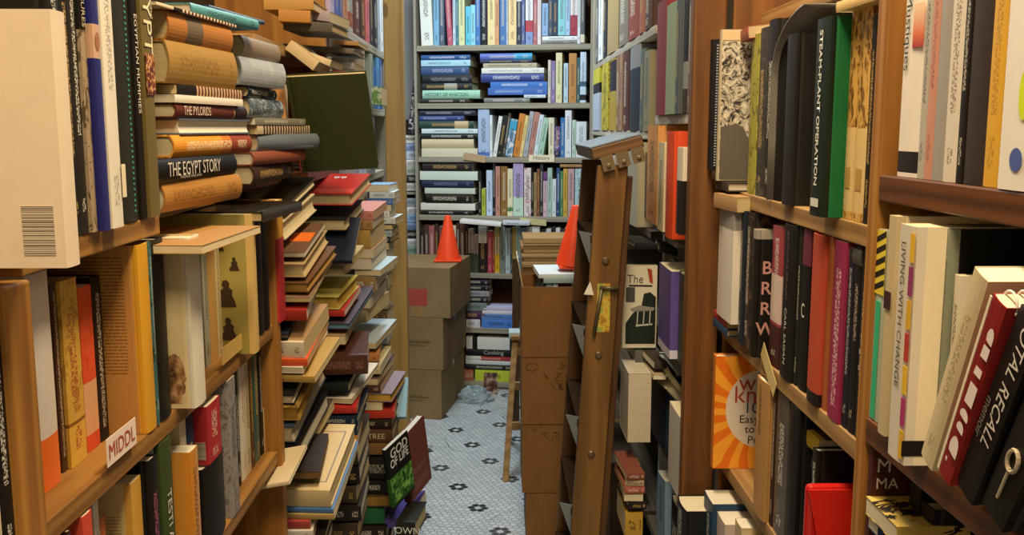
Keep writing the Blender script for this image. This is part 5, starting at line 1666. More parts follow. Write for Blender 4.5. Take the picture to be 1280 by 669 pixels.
# ================================================================== stepladder
lm = T(0, 0, 0)
r = thing('stepladder', 'folded brown wooden stepladder leaning towards the grey bookcase', 'ladder')
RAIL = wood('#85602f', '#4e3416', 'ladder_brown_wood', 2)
RAIL_SHADED = wood('#6a4826', '#3d2712', 'ladder_shaded_dark_wood', 2)  # darker rail wood, with the far rail's shade put into the colour
TREADM = NT('ladder_tread', 0.95, 0.0)
TREADM = TREADM.out(lin('#2e2116'))
STEEL = plain('#7c8286', 0.4, 'ladder_steel', 0.6)


def rail(xt, xb, y0, y1, zt, w, m, name):
    xs = [(xb, 0.0), (xt, zt)]
    vs = []
    for (x, z) in xs:
        vs += [(x, y0, z), (x + w, y0, z), (x + w, y1, z), (x, y1, z)]
    return MB().add(vs, [(3, 2, 1, 0), (4, 5, 6, 7), (0, 1, 5, 4), (1, 2, 6, 5), (2, 3, 7, 6), (3, 0, 4, 7)]).obj(name, m, r, bevel=0.003)


def lx(u, v, y):
    return on_y(u, v, y)


YN, YFAR = 2.48, 2.93
xt, zt_ = lx(748, 196, YN)
xm, zm = lx(716, 640, YN)
sl = (xt - xm) / (zt_ - zm)
xb = xm - sl * zm
ZT = 1.405
rail(xb + sl * ZT, xb, YN, YN + 0.026, ZT, 0.078, RAIL, 'rail')
rail(xb + sl * ZT, xb, YFAR, YFAR + 0.026, ZT, 0.078, RAIL_SHADED, 'rail')
xt2, z2 = lx(775, 214, YN + 0.04)
xm2, zm2 = lx(747, 600, YN + 0.04)
sl2 = (xt2 - xm2) / (z2 - zm2)
xb2 = xm2 - sl2 * zm2
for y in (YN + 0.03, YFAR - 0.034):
    rail(xb2 + sl2 * (ZT - 0.03), xb2, y, y + 0.022, ZT - 0.03, 0.034, RAIL_SHADED, 'rear_leg')
for i, z in enumerate((0.22, 0.47, 0.72, 0.97, 1.22)):
    x = xb + sl * z
    mb = MB().box((x - 0.004, YN + 0.027, z - 0.022), (x + 0.07, YFAR - 0.001, z))
    mb.obj('tread', TREADM, r, bevel=0.002)
    tri = MB().add([(x - 0.034, YN + 0.028, z + 0.012), (x + 0.004, YN + 0.028, z + 0.004), (x - 0.004, YN + 0.028, z - 0.075),
                    (x - 0.034, YN + 0.036, z + 0.012), (x + 0.004, YN + 0.036, z + 0.004), (x - 0.004, YN + 0.036, z - 0.075)],
                   [(0, 1, 2), (5, 4, 3), (0, 3, 4, 1), (1, 4, 5, 2), (2, 5, 3, 0)])
    tri.obj('tread_bracket', STEEL, r)
# top cap, tilted
cm = T(xb + sl * ZT - 0.012, YN - 0.012, ZT + 0.012) @ R(-15, 'Y')
MB().box((0, 0, 0), (0.135, 0.50, 0.032)).obj('top_cap', wood('#7a5a38', '#4a3420', 'ladder_cap_wood', 0), r, m=cm, bevel=0.004)
MB().box((-0.001, -0.001, 0.0325), (0.136, 0.501, 0.036)).obj('cap_plate', plain('#8898a8', 0.3, None, 0.3), r, m=cm)
for x0 in (0.018, 0.058, 0.098):
    q = MB().box((x0, -0.0035, -0.035), (x0 + 0.032, -0.0005, 0.004))
    q.lathe([(0.006, 0), (0.006, 0.004), (0.003, 0.006)], 12, T(x0 + 0.016, -0.0035, -0.022) @ R(90, 'X'))
    q.obj('hinge_plate', plain('#7a6a50', 0.4, None, 0.4), r, m=cm)
# bolts and spreader brace on the near rail
for u, v in ((757, 326), (748, 444), (739, 568)):
    x, z = lx(u, v, YN)
    MB().lathe([(0.010, 0), (0.010, 0.002), (0.007, 0.005), (0.003, 0.0055)], 16, T(x, YN - 0.0002, z) @ R(90, 'X')).obj('bolt', plain('#6c5a44', 0.4, None, 0.5), r)
x, z = lx(766, 360, YN)
x2, zz2 = lx(742, 418, YN)
q = MB()
q.tube([(x + 0.015, YN - 0.008, z), (x - 0.035, YN - 0.008, z + 0.001)], 0.006, 8)
q.tube([(x - 0.03, YN - 0.008, z), (x2, YN - 0.008, zz2)], 0.005, 8)
q.obj('spreader_brace', plain('#5c5238', 0.4, None, 0.4), r, smooth=True)
x, z = lx(752, 385, YN)
m_ = NT('worn_sticker')
f = m_.noise(m_.co('Object'), 45, 3)
q = MB().box((x - 0.012, YN - 0.0012, z - 0.065), (x + 0.022, YN - 0.0004, z + 0.065))
q.obj('worn_sticker', m_.out(m_.ramp(f, [(0.35, '#9a6a1c'), (0.5, '#c8a83c'), (0.62, '#8c9a4c')])), r)
# white scrap tucked on the ladder
x, z = lx(736, 365, YN - 0.02)
rr_ = thing('paper_scrap', 'small white folded paper scrap tucked at the ladder brace', 'paper')
MB().add([(x - 0.012, YN - 0.013, z - 0.008), (x + 0.014, YN - 0.012, z - 0.010), (x + 0.004, YN - 0.013, z + 0.026),
          (x - 0.012, YN - 0.0105, z - 0.008), (x + 0.014, YN - 0.0095, z - 0.010), (x + 0.004, YN - 0.0105, z + 0.026)],
         [(0, 1, 2), (5, 4, 3), (0, 3, 4, 1), (1, 4, 5, 2), (2, 5, 3, 0)]).obj('sheet', plain('#d8d4c4', 0.7), rr_)


# ================================================================== cartons
KRAFT = NT('kraft_cardboard', 0.75, 0.2)
o = KRAFT.co('Object')
f1 = KRAFT.noise(o, 6, 4)
oo = KRAFT.sep(o)
f2 = KRAFT.noise(KRAFT.comb(KRAFT.math('MULTIPLY', oo[0], 30.0), KRAFT.math('MULTIPLY', oo[1], 30.0), KRAFT.math('MULTIPLY', oo[2], 2.0)), 4, 2)
fk = KRAFT.math('ADD', KRAFT.math('MULTIPLY', f1, 0.7), KRAFT.math('MULTIPLY', f2, 0.3))
KRAFT.out(KRAFT.mix(fk, lin('#6c4c2a'), lin('#94693c')), f1, 0.3, 0.003)
KRAFT = KRAFT.m
KRAFT2 = NT('greyed_cardboard', 0.75, 0.2)
f1 = KRAFT2.noise(KRAFT2.co('Object'), 5, 4)
KRAFT2.out(KRAFT2.mix(f1, lin('#74603f'), lin('#97805c')), f1, 0.3, 0.003)
KRAFT2 = KRAFT2.m
TAPE = plain('#9a7c50', 0.25)
INK = plain('#3a2c20', 0.8)


def carton(label, m, w, d, h, mat, open_top=False, group=None):
    """Cardboard box: front face y=0, x 0..w, depth d."""
    r = thing('cardboard_box', label, 'box', m, group)
    th = 0.004
    MB().box((0, 0, 0), (w, th, h)).obj('front_side', mat, r)
    MB().box((0, d - th, 0), (w, d, h)).obj('rear_side', mat, r)
    MB().box((0, th + 0.0002, 0), (th, d - th - 0.0002, h)).obj('end_side', mat, r)
    MB().box((w - th, th + 0.0002, 0), (w, d - th - 0.0002, h)).obj('end_side', mat, r)
    MB().box((th + 0.0002, th + 0.0002, 0), (w - th - 0.0002, d - th - 0.0002, th)).obj('bottom', mat, r)
    if open_top:
        MB().box((0, 0, 0), (0.003, d, 0.09)).obj('flap', plain('#c8b290', 0.8), r, m=T(0.001, 0, h) @ R(-10, 'Y'))
        MB().box((0, 0, 0), (0.003, d, 0.09)).obj('flap', mat, r, m=T(w - 0.003, 0, h) @ R(25, 'Y'))
    else:
        MB().box((0, 0, h), (w, d / 2 - 0.001, h + 0.003)).obj('flap', mat, r)
        MB().box((0, d / 2 + 0.001, h), (w, d, h + 0.003)).obj('flap', mat, r)
        q = MB().box((-0.0006, d / 2 - 0.024, h - 0.05), (-0.0001, d / 2 + 0.024, h + 0.0034)).box((-0.0006, d / 2 - 0.024, h + 0.0032), (w + 0.0006, d / 2 + 0.024, h + 0.0036)).box((w + 0.0001, d / 2 - 0.024, h - 0.05), (w + 0.0006, d / 2 + 0.024, h + 0.0034))
        q.obj('tape', TAPE, r)
    return r


GBX = 'cartons stacked by the timber post'
CX, CY = on_floor(552, 525)
RX, RY = on_floor(580.5, 488)
dv = Vector((RX - CX, RY - CY, 0))
ang = math.atan2(dv.y, dv.x) - math.pi / 2
dep = dv.length


def zat(u, v, y):
    return on_y(u, v, y)[1]


z1 = zat(552, 463, CY)
z2 = zat(554, 398, CY)
z3 = zat(565, 335, CY)
base = T(CX, CY, 0.0005) @ Matrix.Rotation(ang, 4, 'Z')
bx3 = carton('lowest kraft carton of the three beside the timber post', base @ T(-0.40, 0, 0), 0.40, dep, z1 - 0.006, KRAFT2, group=GBX)
bx2 = carton('middle kraft carton of the three beside the timber post', T(0.012, 0, z1) @ base @ T(-0.40, 0.0, 0), 0.40, dep - 0.01, z2 - z1 - 0.006, KRAFT2, group=GBX)
bx1 = carton('top kraft carton with a red square label beside the timber post', T(0.05, 0.0, z2) @ base @ T(-0.42, 0, 0), 0.42, dep - 0.06, z3 - z2 - 0.006, KRAFT2, group=GBX)
sc = Vector((1, 0, 0))
panel(bx1, (0.42 - 0.17, 0, (z3 - z2) * 0.40), (1, 0, 0), (0, 0, 1), 0.10, 0.088, plain('#a8483c', 0.6), 'red_label')
MB().box((0.42 - 0.20, -0.0008, 0.0), (0.42 - 0.14, -0.0002, (z3 - z2) * 0.22)).obj('front_tape', TAPE, bx1)
random.seed(5)
for bxx, hz in ((bx2, 0.56), (bx3, 0.45)):
    q = MB()
    zz = hz * (z1 - 0.006)
    for k in range(13):
        xk = 0.17 + 0.0125 * k
        q.tube([(xk, -0.0008, zz - 0.004), (xk + 0.003, -0.0008, zz + random.uniform(0.004, 0.014)), (xk + 0.007, -0.0008, zz - random.uniform(0.002, 0.006)), (xk + 0.012, -0.0008, zz)], 0.0013, 4)
    q.tube([(0.19, -0.0008, zz - 0.017), (0.31, -0.0008, zz - 0.018)], 0.0007, 4)
    q.obj('stamped_lettering', INK, bxx)

GBR = 'cartons stacked beside the stepladder'
YBX = 3.30
ws = [(652.5, 724, 359, 445), (652.5, 716, 446.5, 530), (653, 713, 531, 614), (658, 706, 617, 712)]
labels = ['open carton of books on top of the stack beside the stepladder', 'second carton down beside the stepladder, marked with black pen',
          'third carton down beside the stepladder, faint pen marks', 'lowest and narrowest carton of the stack beside the stepladder']
prev = 0.0005
boxes = []
for i in (3, 2, 1, 0):
    ul, ur, vt, vb = ws[i]
    x0, zt = on_y(ul, vt, YBX)
    x1, _ = on_y(ur, vt, YBX)
    h = zt - prev - (0.0 if i == 0 else 0.0036)
    bx = carton(labels[i], T(x0, YBX + 0.004 * i, prev), x1 - x0, 0.30, h, KRAFT, i == 0, GBR)
    boxes.insert(0, (bx, x0, x1, prev, h))
    prev = prev + h + (0.0037)
random.seed(3)


def scribble(bx, cx, cz, n, s, name='pen_marks'):
    q = MB()
    for j in range(n):
        x, z = cx + random.uniform(-1, 1) * 0.05 * s, cz + random.uniform(-1, 1) * 0.045 * s
        pts = [(x + random.uniform(-1, 1) * 0.013, -0.0008, z + random.uniform(-1, 1) * 0.013) for _ in range(4)]
        q.tube(pts, 0.0008, 4)
    return q.obj(name, INK, bx)


b2 = boxes[1][0]
q = MB()
q.tube([(0.035 + 0.022 * math.cos(a), -0.0008, boxes[1][4] * 0.86 + 0.014 * math.sin(a)) for a in [2 * math.pi * j / 18 for j in range(19)]], 0.0008, 4)
q.obj('pen_circle', INK, b2)
scribble(b2, 0.115, boxes[1][4] * 0.72, 16, 1.0)
scribble(boxes[2][0], 0.09, boxes[2][4] * 0.86, 7, 0.9)

carton('made-up dark carton darkening the floor gap between the ladder and the grey bookcase', T(0.365, 2.99, 0.0005), 0.09, 0.9, 0.42, plain('#4a3826', 0.8))  # made-up carton, added to darken the lit floor gap behind the ladder

# books in and on the open carton
bx, x0, x1, zb_, h_ = boxes[0]
GCB = 'books in the open carton'
zt = zb_ + h_
ins_ = [(0.018, '#2c3a40', 'h', 'dark book'), (0.02, '#7c9ca8', 'p', 'grey blue book'), (0.018, '#a8c4d0', 'p', 'pale blue book')]
xx = x0 + 0.010
for i, (tk, c, kd, dn) in enumerate(ins_):
    m = T(xx, YBX + 0.03, zb_ + 0.03) @ R(14, 'Y')
    make_book(kd, tk, 0.2, h_ - 0.012 + 0.012 * i, c, dn + ' standing ' + ORD[i] + ' from the flap inside the open carton', m, GCB, ttl=False)
    xx += tk + 0.003
lying(YBX + 0.02, 722, 354, 43, 6, 0.24, 0, 0, 0, 'spine', 'p', '#9cb4bc', 'grey blue paperback lying across the open carton', GCB, ttl=False)
lying(YBX + 0.03, 721, 347.5, 48, 5, 0.24, 3, 0, 0, 'spine', 'p', '#cfdde0', 'white blue paperback lying on top in the open carton under the cone', GCB, ttl=False)

# tan boards stacked behind the open carton, held up by the stack's neighbour
GTB = 'kraft boards stacked behind the open carton'
YT = 4.80
xs_ = [on_y(u, 320, YT)[0] for u in (653, 712)]
vs_ = [297, 307, 312, 317, 322, 327, 333]
base_z = on_y(650, 334, YT)[1]
rb = carton('tall plain carton hidden behind the open one, carrying the kraft boards', T(xs_[0] + 0.0, YT, 0.0005), xs_[1] - xs_[0], 0.3, base_z - 0.006, KRAFT, group=GBR)
pz = base_z - 0.001
for i in range(len(vs_) - 2, -1, -1):
    zt = on_y(650, vs_[i], YT)[1]
    off = (0.004, -0.008, 0.006, -0.004, 0.008, 0.0)[i]
    rk = thing('cardboard_sheet', 'kraft board %s in the stack behind the open carton' % ('at the top' if i == 0 else ORD[i] + ' down'), 'cardboard', T(xs_[0] + off, YT - 0.01 + abs(off), pz + 0.0005), GTB)
    w_ = xs_[1] - xs_[0] - 0.006
    hh_ = zt - pz - 0.003
    MB().box((0, 0, 0), (w_, 0.28, hh_)).obj('board', plain(['#b08a58', '#9c7444', '#a88250', '#b89464', '#a07c4c', '#ac8858'][i], 0.8), rk, bevel=0.002)
    MB().box((0.002, -0.0006, hh_ * 0.3), (w_ - 0.002, 0.0, hh_ * 0.38)).obj('fluted_edge', plain('#6c4e2c', 0.9), rk)
    pz = zt - 0.002


# ================================================================== traffic cones
def cone(label, loc, hgt, rb, rt, foot, tilt=(0, 0)):
    r = thing('traffic_cone', label, 'cone', T(*loc) @ R(tilt[0], 'X') @ R(tilt[1], 'Y'), 'orange cones')
    om = plain('#f0481a', 0.45, 'cone_orange', 0.0, 0.04)
    MB().lathe([(rb, 0.011), (rt, hgt - 0.004), (rt * 0.88, hgt), (rt * 0.7, hgt), (rt * 0.62, hgt - 0.012), (rb * 0.9, 0.012)], 32, cap=False).obj('body', om, r, smooth=True)
    MB().box((-foot, -foot, 0), (foot, foot, 0.010)).obj('base', om, r, bevel=0.003)
    return r


yc = 5.08
x0, zc = on_y(560, 328, yc)
cone('orange traffic cone on the carton with the red label', (x0, yc + 0.02, z3 + 0.0005), on_y(560, 270, yc)[1] - z3, 0.066, 0.016, 0.072)
yc = 3.42
xa, za = on_y(712, 344, yc)
ztop = on_y(712, 258, yc)[1]
zb0 = on_y(700, 341.5, 3.32)[1]
cone('orange traffic cone tilted on the open carton beside the stepladder', (xa + 0.004, yc, zb0 + 0.004), (ztop - zb0) * 1.0, 0.056, 0.017, 0.046, (0, 5))

# ================================================================== wooden folding step stool behind the cartons
r = thing('step_stool', 'pale wooden step stool with rungs behind the right cartons', 'stool')
SW = wood('#a88450', '#7a5a30', 'stool_wood', 2)
fx, fy = on_floor(632, 603)
tx, tz = on_y(644, 424, fy + 0.25)
def leg(x0, y0, x1, y1, z1, w, nm='leg'):
    vs = []
    for x, y, z in ((x0, y0, 0.0), (x1, y1, z1)):
        vs += [(x - w, y, z), (x + w, y, z), (x + w, y + 0.03, z), (x - w, y + 0.03, z)]
    MB().add(vs, [(3, 2, 1, 0), (4, 5, 6, 7), (0, 1, 5, 4), (1, 2, 6, 5), (2, 3, 7, 6), (3, 0, 4, 7)]).obj(nm, SW, r, bevel=0.002)
leg(fx, fy, tx, fy + 0.25, tz, 0.013)
leg(fx + 0.30, fy, tx + 0.26, fy + 0.25, tz, 0.013)
leg(fx + 0.02, fy + 0.52, tx, fy + 0.29, tz, 0.011, 'rear_leg')
leg(fx + 0.28, fy + 0.52, tx + 0.26, fy + 0.29, tz, 0.011, 'rear_leg')
for z in (0.2, 0.36, 0.5):
    k = z / tz
    xx0, yy = fx + (tx - fx) * k, fy + 0.25 * k
    MB().box((xx0 + 0.014, yy + 0.004, z), (xx0 + 0.27, yy + 0.026, z + 0.035)).obj('rung', SW, r, bevel=0.002)
MB().box((tx - 0.02, fy + 0.22, tz + 0.001), (tx + 0.29, fy + 0.34, tz + 0.02)).obj('top_step', SW, r, bevel=0.003)
lying(fy + 0.24, 650, 424, 14, 8, 0.1, 0, 0, 0, 'spine', 'p', '#a8bcc0', 'pale blue booklet lying on the wooden step stool', 'small things at the back', ttl=False)

# dark plank standing behind the open carton's flap
xp, zp = on_y(645, 325, 4.70)
r = thing('wooden_plank', 'narrow dark wooden plank standing behind the open carton flap', 'plank')
MB().box((xp - 0.018, 4.70, 0.0), (xp + 0.018, 4.722, zp)).obj('board', wood('#5c4326', '#38260f', 'dark_plank', 2), r, bevel=0.002)
MB().box((xp - 0.019, 4.699, zp + 0.0002), (xp + 0.019, 4.723, zp + 0.004)).obj('end_cap', plain('#3a2a18', 0.7), r)

# small card and plastic bag by the plinth
xq, yq = on_floor(614, 494)
r = thing('paperback_book', 'small brown book leaning against the plinth of the back bookcase', 'book', T(xq - 0.04, yq, 0.001) @ R(-12, 'X') @ R(8, 'Z'))
w_, h_, t_ = 0.075, 0.125, 0.012
pmx = NT('leaning_cover')
f = pmx.noise(pmx.co('Object'), 30, 3)
MB().box((0, 0, 0), (w_, 0.001, h_)).box((0, t_ - 0.001, 0), (w_, t_, h_)).box((0, 0.001, 0), (0.001, t_ - 0.001, h_)).obj('cover', pmx.out(pmx.ramp(f, [(0.38, '#2c1c18'), (0.52, '#6c4438'), (0.64, '#a89080')])), r)
MB().box((0.0015, 0.0012, 0.001), (w_ - 0.001, t_ - 0.0012, h_ - 0.001)).obj('pages', pages_mat('#d2bd8e'), r)

xq, yq = on_floor(606, 500)
r = thing('plastic_bag', 'crumpled clear plastic bag on the floor by the back plinth', 'bag', T(xq - 0.06, yq - 0.02, 0.0))
bm_ = NT('clear_plastic', 0.15, 0.5)
bm_.b.inputs['Base Color'].default_value = lin('#c8dce4')
bm_.b.inputs['Transmission Weight'].default_value = 0.6
bm_.b.inputs['Alpha'].default_value = 0.75
random.seed(11)
n1, n2_ = 16, 9
vs, fs = [], []
for j in range(n2_):
    for i in range(n1):
        a = 2 * math.pi * i / n1
        ph = math.pi / 2 * j / (n2_ - 1)
        k = 1 + random.uniform(-0.22, 0.22)
        vs.append((0.10 * math.cos(ph) * math.cos(a) * k, 0.075 * math.cos(ph) * math.sin(a) * k, max(0.001, 0.075 * math.sin(ph) * k)))
for j in range(n2_ - 1):
    for i in range(n1):
        k = (i + 1) % n1
        fs.append((j * n1 + i, j * n1 + k, (j + 1) * n1 + k, (j + 1) * n1 + i))
MB().add(vs, fs).obj('film', bm_.m, r)
MB().tube([(-0.02, 0.0, 0.072), (0.01, -0.03, 0.095), (0.05, -0.03, 0.085), (0.07, 0.0, 0.058)], 0.004, 6).obj('handle', bm_.m, r)

# ================================================================== leaning book piles on the left
GP1 = 'books in the near leaning pile'
w = 'the near left pile'
PT = 14
pile(2.20, [
    (358, 268, 42, 0.22, -8, 'tail', 'h', '#171513', 'black hardcover with pale page edges', dict(t=12, page='#e0d2b0')),
    (357, 300, 80, 0.21, -10, 'tail', 'h', '#cdbf98', 'thick cream book', dict(t=24, page='#e4d6b0', ttl=False)),
    (381, 322, 60, 0.20, -4, 'tail', 'p', '#6a4c38', 'brown paperback with an orange sticker', dict(t=7, key='stick')),
    (382, 347, 74, 0.23, -4, 'tail', 'h', '#b09468', 'thick beige hardcover', dict(t=18, page='#d8c390')),
    (386, 366, 74, 0.24, -7, 'tail', 'h', '#6a4628', 'brown hardcover with ochre page edges', dict(t=13, page='#b8924c')),
    (388, 378, 74, 0.24, -3, 'tail', 'p', '#8c6850', 'thin dusty brown paperback', dict(t=7)),
    (384, 401, 70, 0.20, 2, 'spine', 'p', '#a02c20', 'crumpled red paperback', dict(t=14, ttl=False, gloss=0.2)),
    (360, 424, 60, 0.2, 0, 'tail', 'h', '#232a3c', 'navy black hardcover', dict(t=7)),
    (381, 448, 76, 0.22, -6, 'spine', 'p', '#e2d4b8', 'thick white paperback with a small printed title', dict(t=22, cov='#b08c60', page='#d8c498', pat=None)),
    (385, 458, 80, 0.23, -3, 'spine', 'p', '#d8541c', 'bright orange paperback', dict(ttl=False)),
    (379, 467, 74, 0.22, -6, 'tail', 'p', '#e4dcc8', 'thin white paperback', {}),
    (394, 479, 90, 0.21, -8, 'spine', 'p', '#b4924c', 'tan paperback with curled cover', dict(t=9, ttl=False)),
    (368, 506, 70, 0.28, -3, 'tail', 'h', '#161412', 'flat black hardcover', dict(t=14, page='#d8ccb4')),
    (375, 526, 78, 0.32, -2, 'tail', 'h', '#8c6c30', 'fat gold brown hardcover with a patterned edge', dict(page='#a8843c', pat=('ink', '#6a4a1c', 40))),
    (369, 554, 72, 0.32, -4, 'tail', 'h', '#2a3444', 'dark blue hardcover', dict(page='#c8bca4', t=24)),
    (376, 577, 78, 0.26, -6, 'spine', 'h', '#15110f', 'black hardcover below the dark blue one', dict(ttl=False, gloss=0.3)),
    (367, 597, 70, 0.32, -9, 'tail', 'p', '#4a4034', 'thick paperback with long pale page edges', dict(t=17, page='#d8c69c')),
    (400, 599, 34, 0.17, 2, 'tail', 'p', '#2a2018', 'dark photographic paperback', dict(t=11, page='#8c6c40', pitch=PT)),
    (414, 635, 140, 0.30, -4, 'spine', 'h', '#d4bb88', 'large tan hardcover with a framed cover', dict(t=26, key='framed', ttl=False, page='#dcc898')),
    (417, 642, 120, 0.30, -4, 'spine', 'p', '#4c78b0', 'thin blue magazine', dict(ttl=False)),
    (418, 650, 120, 0.32, -3, 'spine', 'p', '#b49858', 'thin tan magazine', dict(ttl=False)),
    (388, 661, 84, 0.2, 0, 'spine', 'p', '#a8403a', 'red and white paperback', dict(ttl=False)),
    (392, 674, 84, 0.2, 2, 'spine', 'p', '#d8d0c0', 'white paperback with a red edge', {}),
    (404, 690, 90, 0.22, -2, 'spine', 'h', '#2c2420', 'dark hardcover', {}),
    (398, 712, 90, 0.22, 0, 'spine', 'h', '#5c4630', 'brown hardcover', dict(pitch=0)),
], w, GP1, PT)
b = BK['stick']
panel(b, (b['_t'], b['_d'] * 0.72, b['_h'] * 0.5), (0, 1, 0), (0, 0, 1), 0.05, 0.06, plain('#e0702c', 0.5), 'orange_sticker')
b = BK['framed']
tt, dd, hh = b['_t'], b['_d'], b['_h']
fm = plain('#8c8474', 0.6)
for (y0, y1, z0, z1) in ((0.12, 0.13, 0.06, 0.94), (0.87, 0.88, 0.06, 0.94), (0.13, 0.87, 0.06, 0.075), (0.13, 0.87, 0.925, 0.94)):
    MB().box((tt - 0.0001, y0 * dd, z0 * hh), (tt + 0.0006, y1 * dd, z1 * hh)).obj('cover_frame_line', fm, b)

GP2 = 'books in the middle leaning pile'
w = 'the middle left pile'
pile(2.62, [
    (440, 257, 62, 0.27, -4, 'tail', 'h', '#c8281c', 'large glossy red hardcover', dict(t=15, page='#dccaa0', gloss=0.18, key='bigred')),
    (433, 289, 62, 0.24, -4, 'tail', 'h', '#26221e', 'charcoal hardcover with pale page edges', dict(t=15, page='#d8c8a0')),
    (441, 330, 52, 0.17, -3, 'spine', 'p', '#1b2030', 'navy paperback tipped up steeply', dict(t=6, pitch=38, ttl=False, dy=-0.05)),
    (430, 345, 64, 0.24, -6, 'tail', 'p', '#b89c5c', 'tan paperback half hidden', dict(t=9)),
    (424, 387, 46, 0.20, -8, 'tail', 'h', '#c9bd62', 'pale yellow green hardcover', dict(t=17, page='#c8a850', ttl=False)),
    (431, 396, 62, 0.22, -4, 'spine', 'p', '#b02c20', 'red paperback under the yellow green one', dict(t=8, ttl=False, page='#e2dcc8')),
    (437, 412, 80, 0.33, -5, 'tail', 'h', '#4a3e4c', 'wide dark purple hardcover with a blue edge', dict(t=8, page='#6c98b0')),
    (432, 431, 70, 0.25, -2, 'tail', 'p', '#a08458', 'tan paperback with fanned pages', dict(t=12)),
    (460, 468, 70, 0.19, 6, 'spine', 'h', '#4a2a1e', 'fat brown leather spined hardcover', dict(t=26, title='#8c5c48', gloss=0.3)),
    (436, 492, 74, 0.24, -4, 'spine', 'h', '#1f2420', 'black green hardcover', dict(t=13, ttl=False)),
    (440, 505, 60, 0.26, -10, 'tail', 'p', '#d8d0c0', 'white paperback sliding out', dict(t=7)),
    (446, 517, 58, 0.2, 2, 'spine', 'p', '#b8281c', 'red backed paperback', dict(t=9, ttl=False)),
    (447, 532, 52, 0.2, -2, 'spine', 'h', '#1e2c40', 'dark blue hardcover', dict(t=12)),
    (447, 544, 52, 0.2, 0, 'spine', 'h', '#20303c', 'blue black hardcover', {}),
    (447, 556, 52, 0.2, 2, 'spine', 'p', '#c87c1c', 'orange yellow paperback', {}),
    (448, 582, 56, 0.22, -2, 'spine', 'h', '#3a2e24', 'brown black hardcover', {}),
    (450, 606, 58, 0.22, 0, 'spine', 'h', '#17130f', 'black hardcover with a worn edge', {}),
    (446, 630, 56, 0.22, -3, 'spine', 'h', '#4c3c28', 'dark tan hardcover', {}),
    (452, 652, 58, 0.22, 1, 'spine', 'h', '#241c18', 'near black hardcover', {}),
    (448, 680, 58, 0.22, 0, 'spine', 'h', '#3c3024', 'umber hardcover', {}),
], w, GP2, 9)
b = BK['bigred']
panel(b, (b['_t'], b['_d'] * 0.5, b['_h'] * 0.12), (0, 1, 0), (0, 0, 1), b['_d'] * 0.98, b['_h'] * 0.2, plain('#e0401c', 0.25), 'cover_band')
text_part(b, '99', (b['_t'], b['_d'] * 0.42, b['_h'] * 0.78), (0, 1, 0), (0, 0, 1), 0.04, '#e8e4e0', 'cover_number')

GP3 = 'books in the far leaning pile'
w = 'the far left pile'
pile(3.02, [
    (467, 275, 34, 0.2, -6, 'spine', 'p', '#c88478', 'salmon pink paperback', dict(t=11, page='#d8b898')),
    (466, 287, 34, 0.2, -4, 'spine', 'p', '#a88050', 'tan paperback', {}),
    (463, 311, 36, 0.2, -8, 'spine', 'h', '#b8964c', 'thick ochre hardcover', dict(ttl=False)),
    (467, 323, 36, 0.2, -6, 'tail', 'p', '#c0987c', 'pale brown paperback', {}),
    (464, 337, 36, 0.2, -8, 'tail', 'p', '#d4c4a0', 'cream paged paperback', {}),
    (476, 345, 34, 0.2, -10, 'tail', 'p', '#a8c0c8', 'pale blue magazine', {}),
    (470, 366, 40, 0.22, -4, 'spine', 'h', '#8c7448', 'khaki hardcover', {}),
    (463, 386, 40, 0.24, -6, 'tail', 'p', '#b09c6c', 'loose paged paperback', {}),
    (458, 404, 40, 0.24, -12, 'tail', 'p', '#a8905c', 'tan paged paperback', {}),
    (470, 436, 44, 0.28, -8, 'tail', 'p', '#bcccd4', 'glossy pale blue magazine sticking out', dict(t=7, gloss=0.2)),
    (474, 452, 50, 0.2, 4, 'spine', 'p', '#b47838', 'orange tan paperback', dict(t=10)),
    (476, 468, 50, 0.2, -4, 'spine', 'p', '#c8b888', 'cream paperback', dict(t=12)),
    (472, 482, 44, 0.22, -8, 'tail', 'p', '#6a5660', 'dusky purple paperback', dict(t=9)),
    (476, 491, 46, 0.22, -5, 'spine', 'p', '#5c3c30', 'brown thin paperback', {}),
    (490, 503, 58, 0.22, -7, 'tail', 'h', '#8c7c88', 'wide hardcover with yellow page edges', dict(page='#c8a44c')),
    (478, 513, 40, 0.2, 0, 'tail', 'p', '#c8b070', 'cream short paperback', dict(t=9)),
    (493, 523, 60, 0.2, 2, 'spine', 'p', '#b42c1c', 'scarlet paperback', dict(ttl=False)),
    (490, 536, 62, 0.2, -3, 'spine', 'h', '#2c2018', 'dark brown hardcover with a pale title', dict(title='#c8bca0')),
    (491, 553, 62, 0.2, -1, 'spine', 'h', '#5c4024', 'brown hardcover with capital letters on its spine', dict(ttl=False, key='tree')),
    (489, 569, 60, 0.2, -2, 'spine', 'h', '#7c5a30', 'mid brown hardcover', dict(ttl=False)),
    (492, 600, 60, 0.2, -2, 'spine', 'h', '#1a1612', 'thick black hardcover with lines of text', dict(title='#a8a090', zr=(0.05, 0.6))),
    (493, 617, 60, 0.2, 0, 'spine', 'h', '#191511', 'second black hardcover', {}),
    (491, 634, 66, 0.2, -2, 'tail', 'h', '#5a4424', 'gold edged hardcover', dict(page='#a88444')),
    (481, 655, 56, 0.2, 3, 'spine', 'h', '#1c6038', 'green cloth hardcover', dict(ttl=False)),
    (484, 676, 56, 0.2, 0, 'spine', 'h', '#2a1c16', 'black brown hardcover', {}),
    (486, 697, 50, 0.2, 0, 'spine', 'h', '#3c2c20', 'brown hardcover half below the frame', dict(pitch=0)),
], w, GP3, 5)
spine_text('tree', 'D TREE', 0.026, '#cfc0a0', zc=0.42)

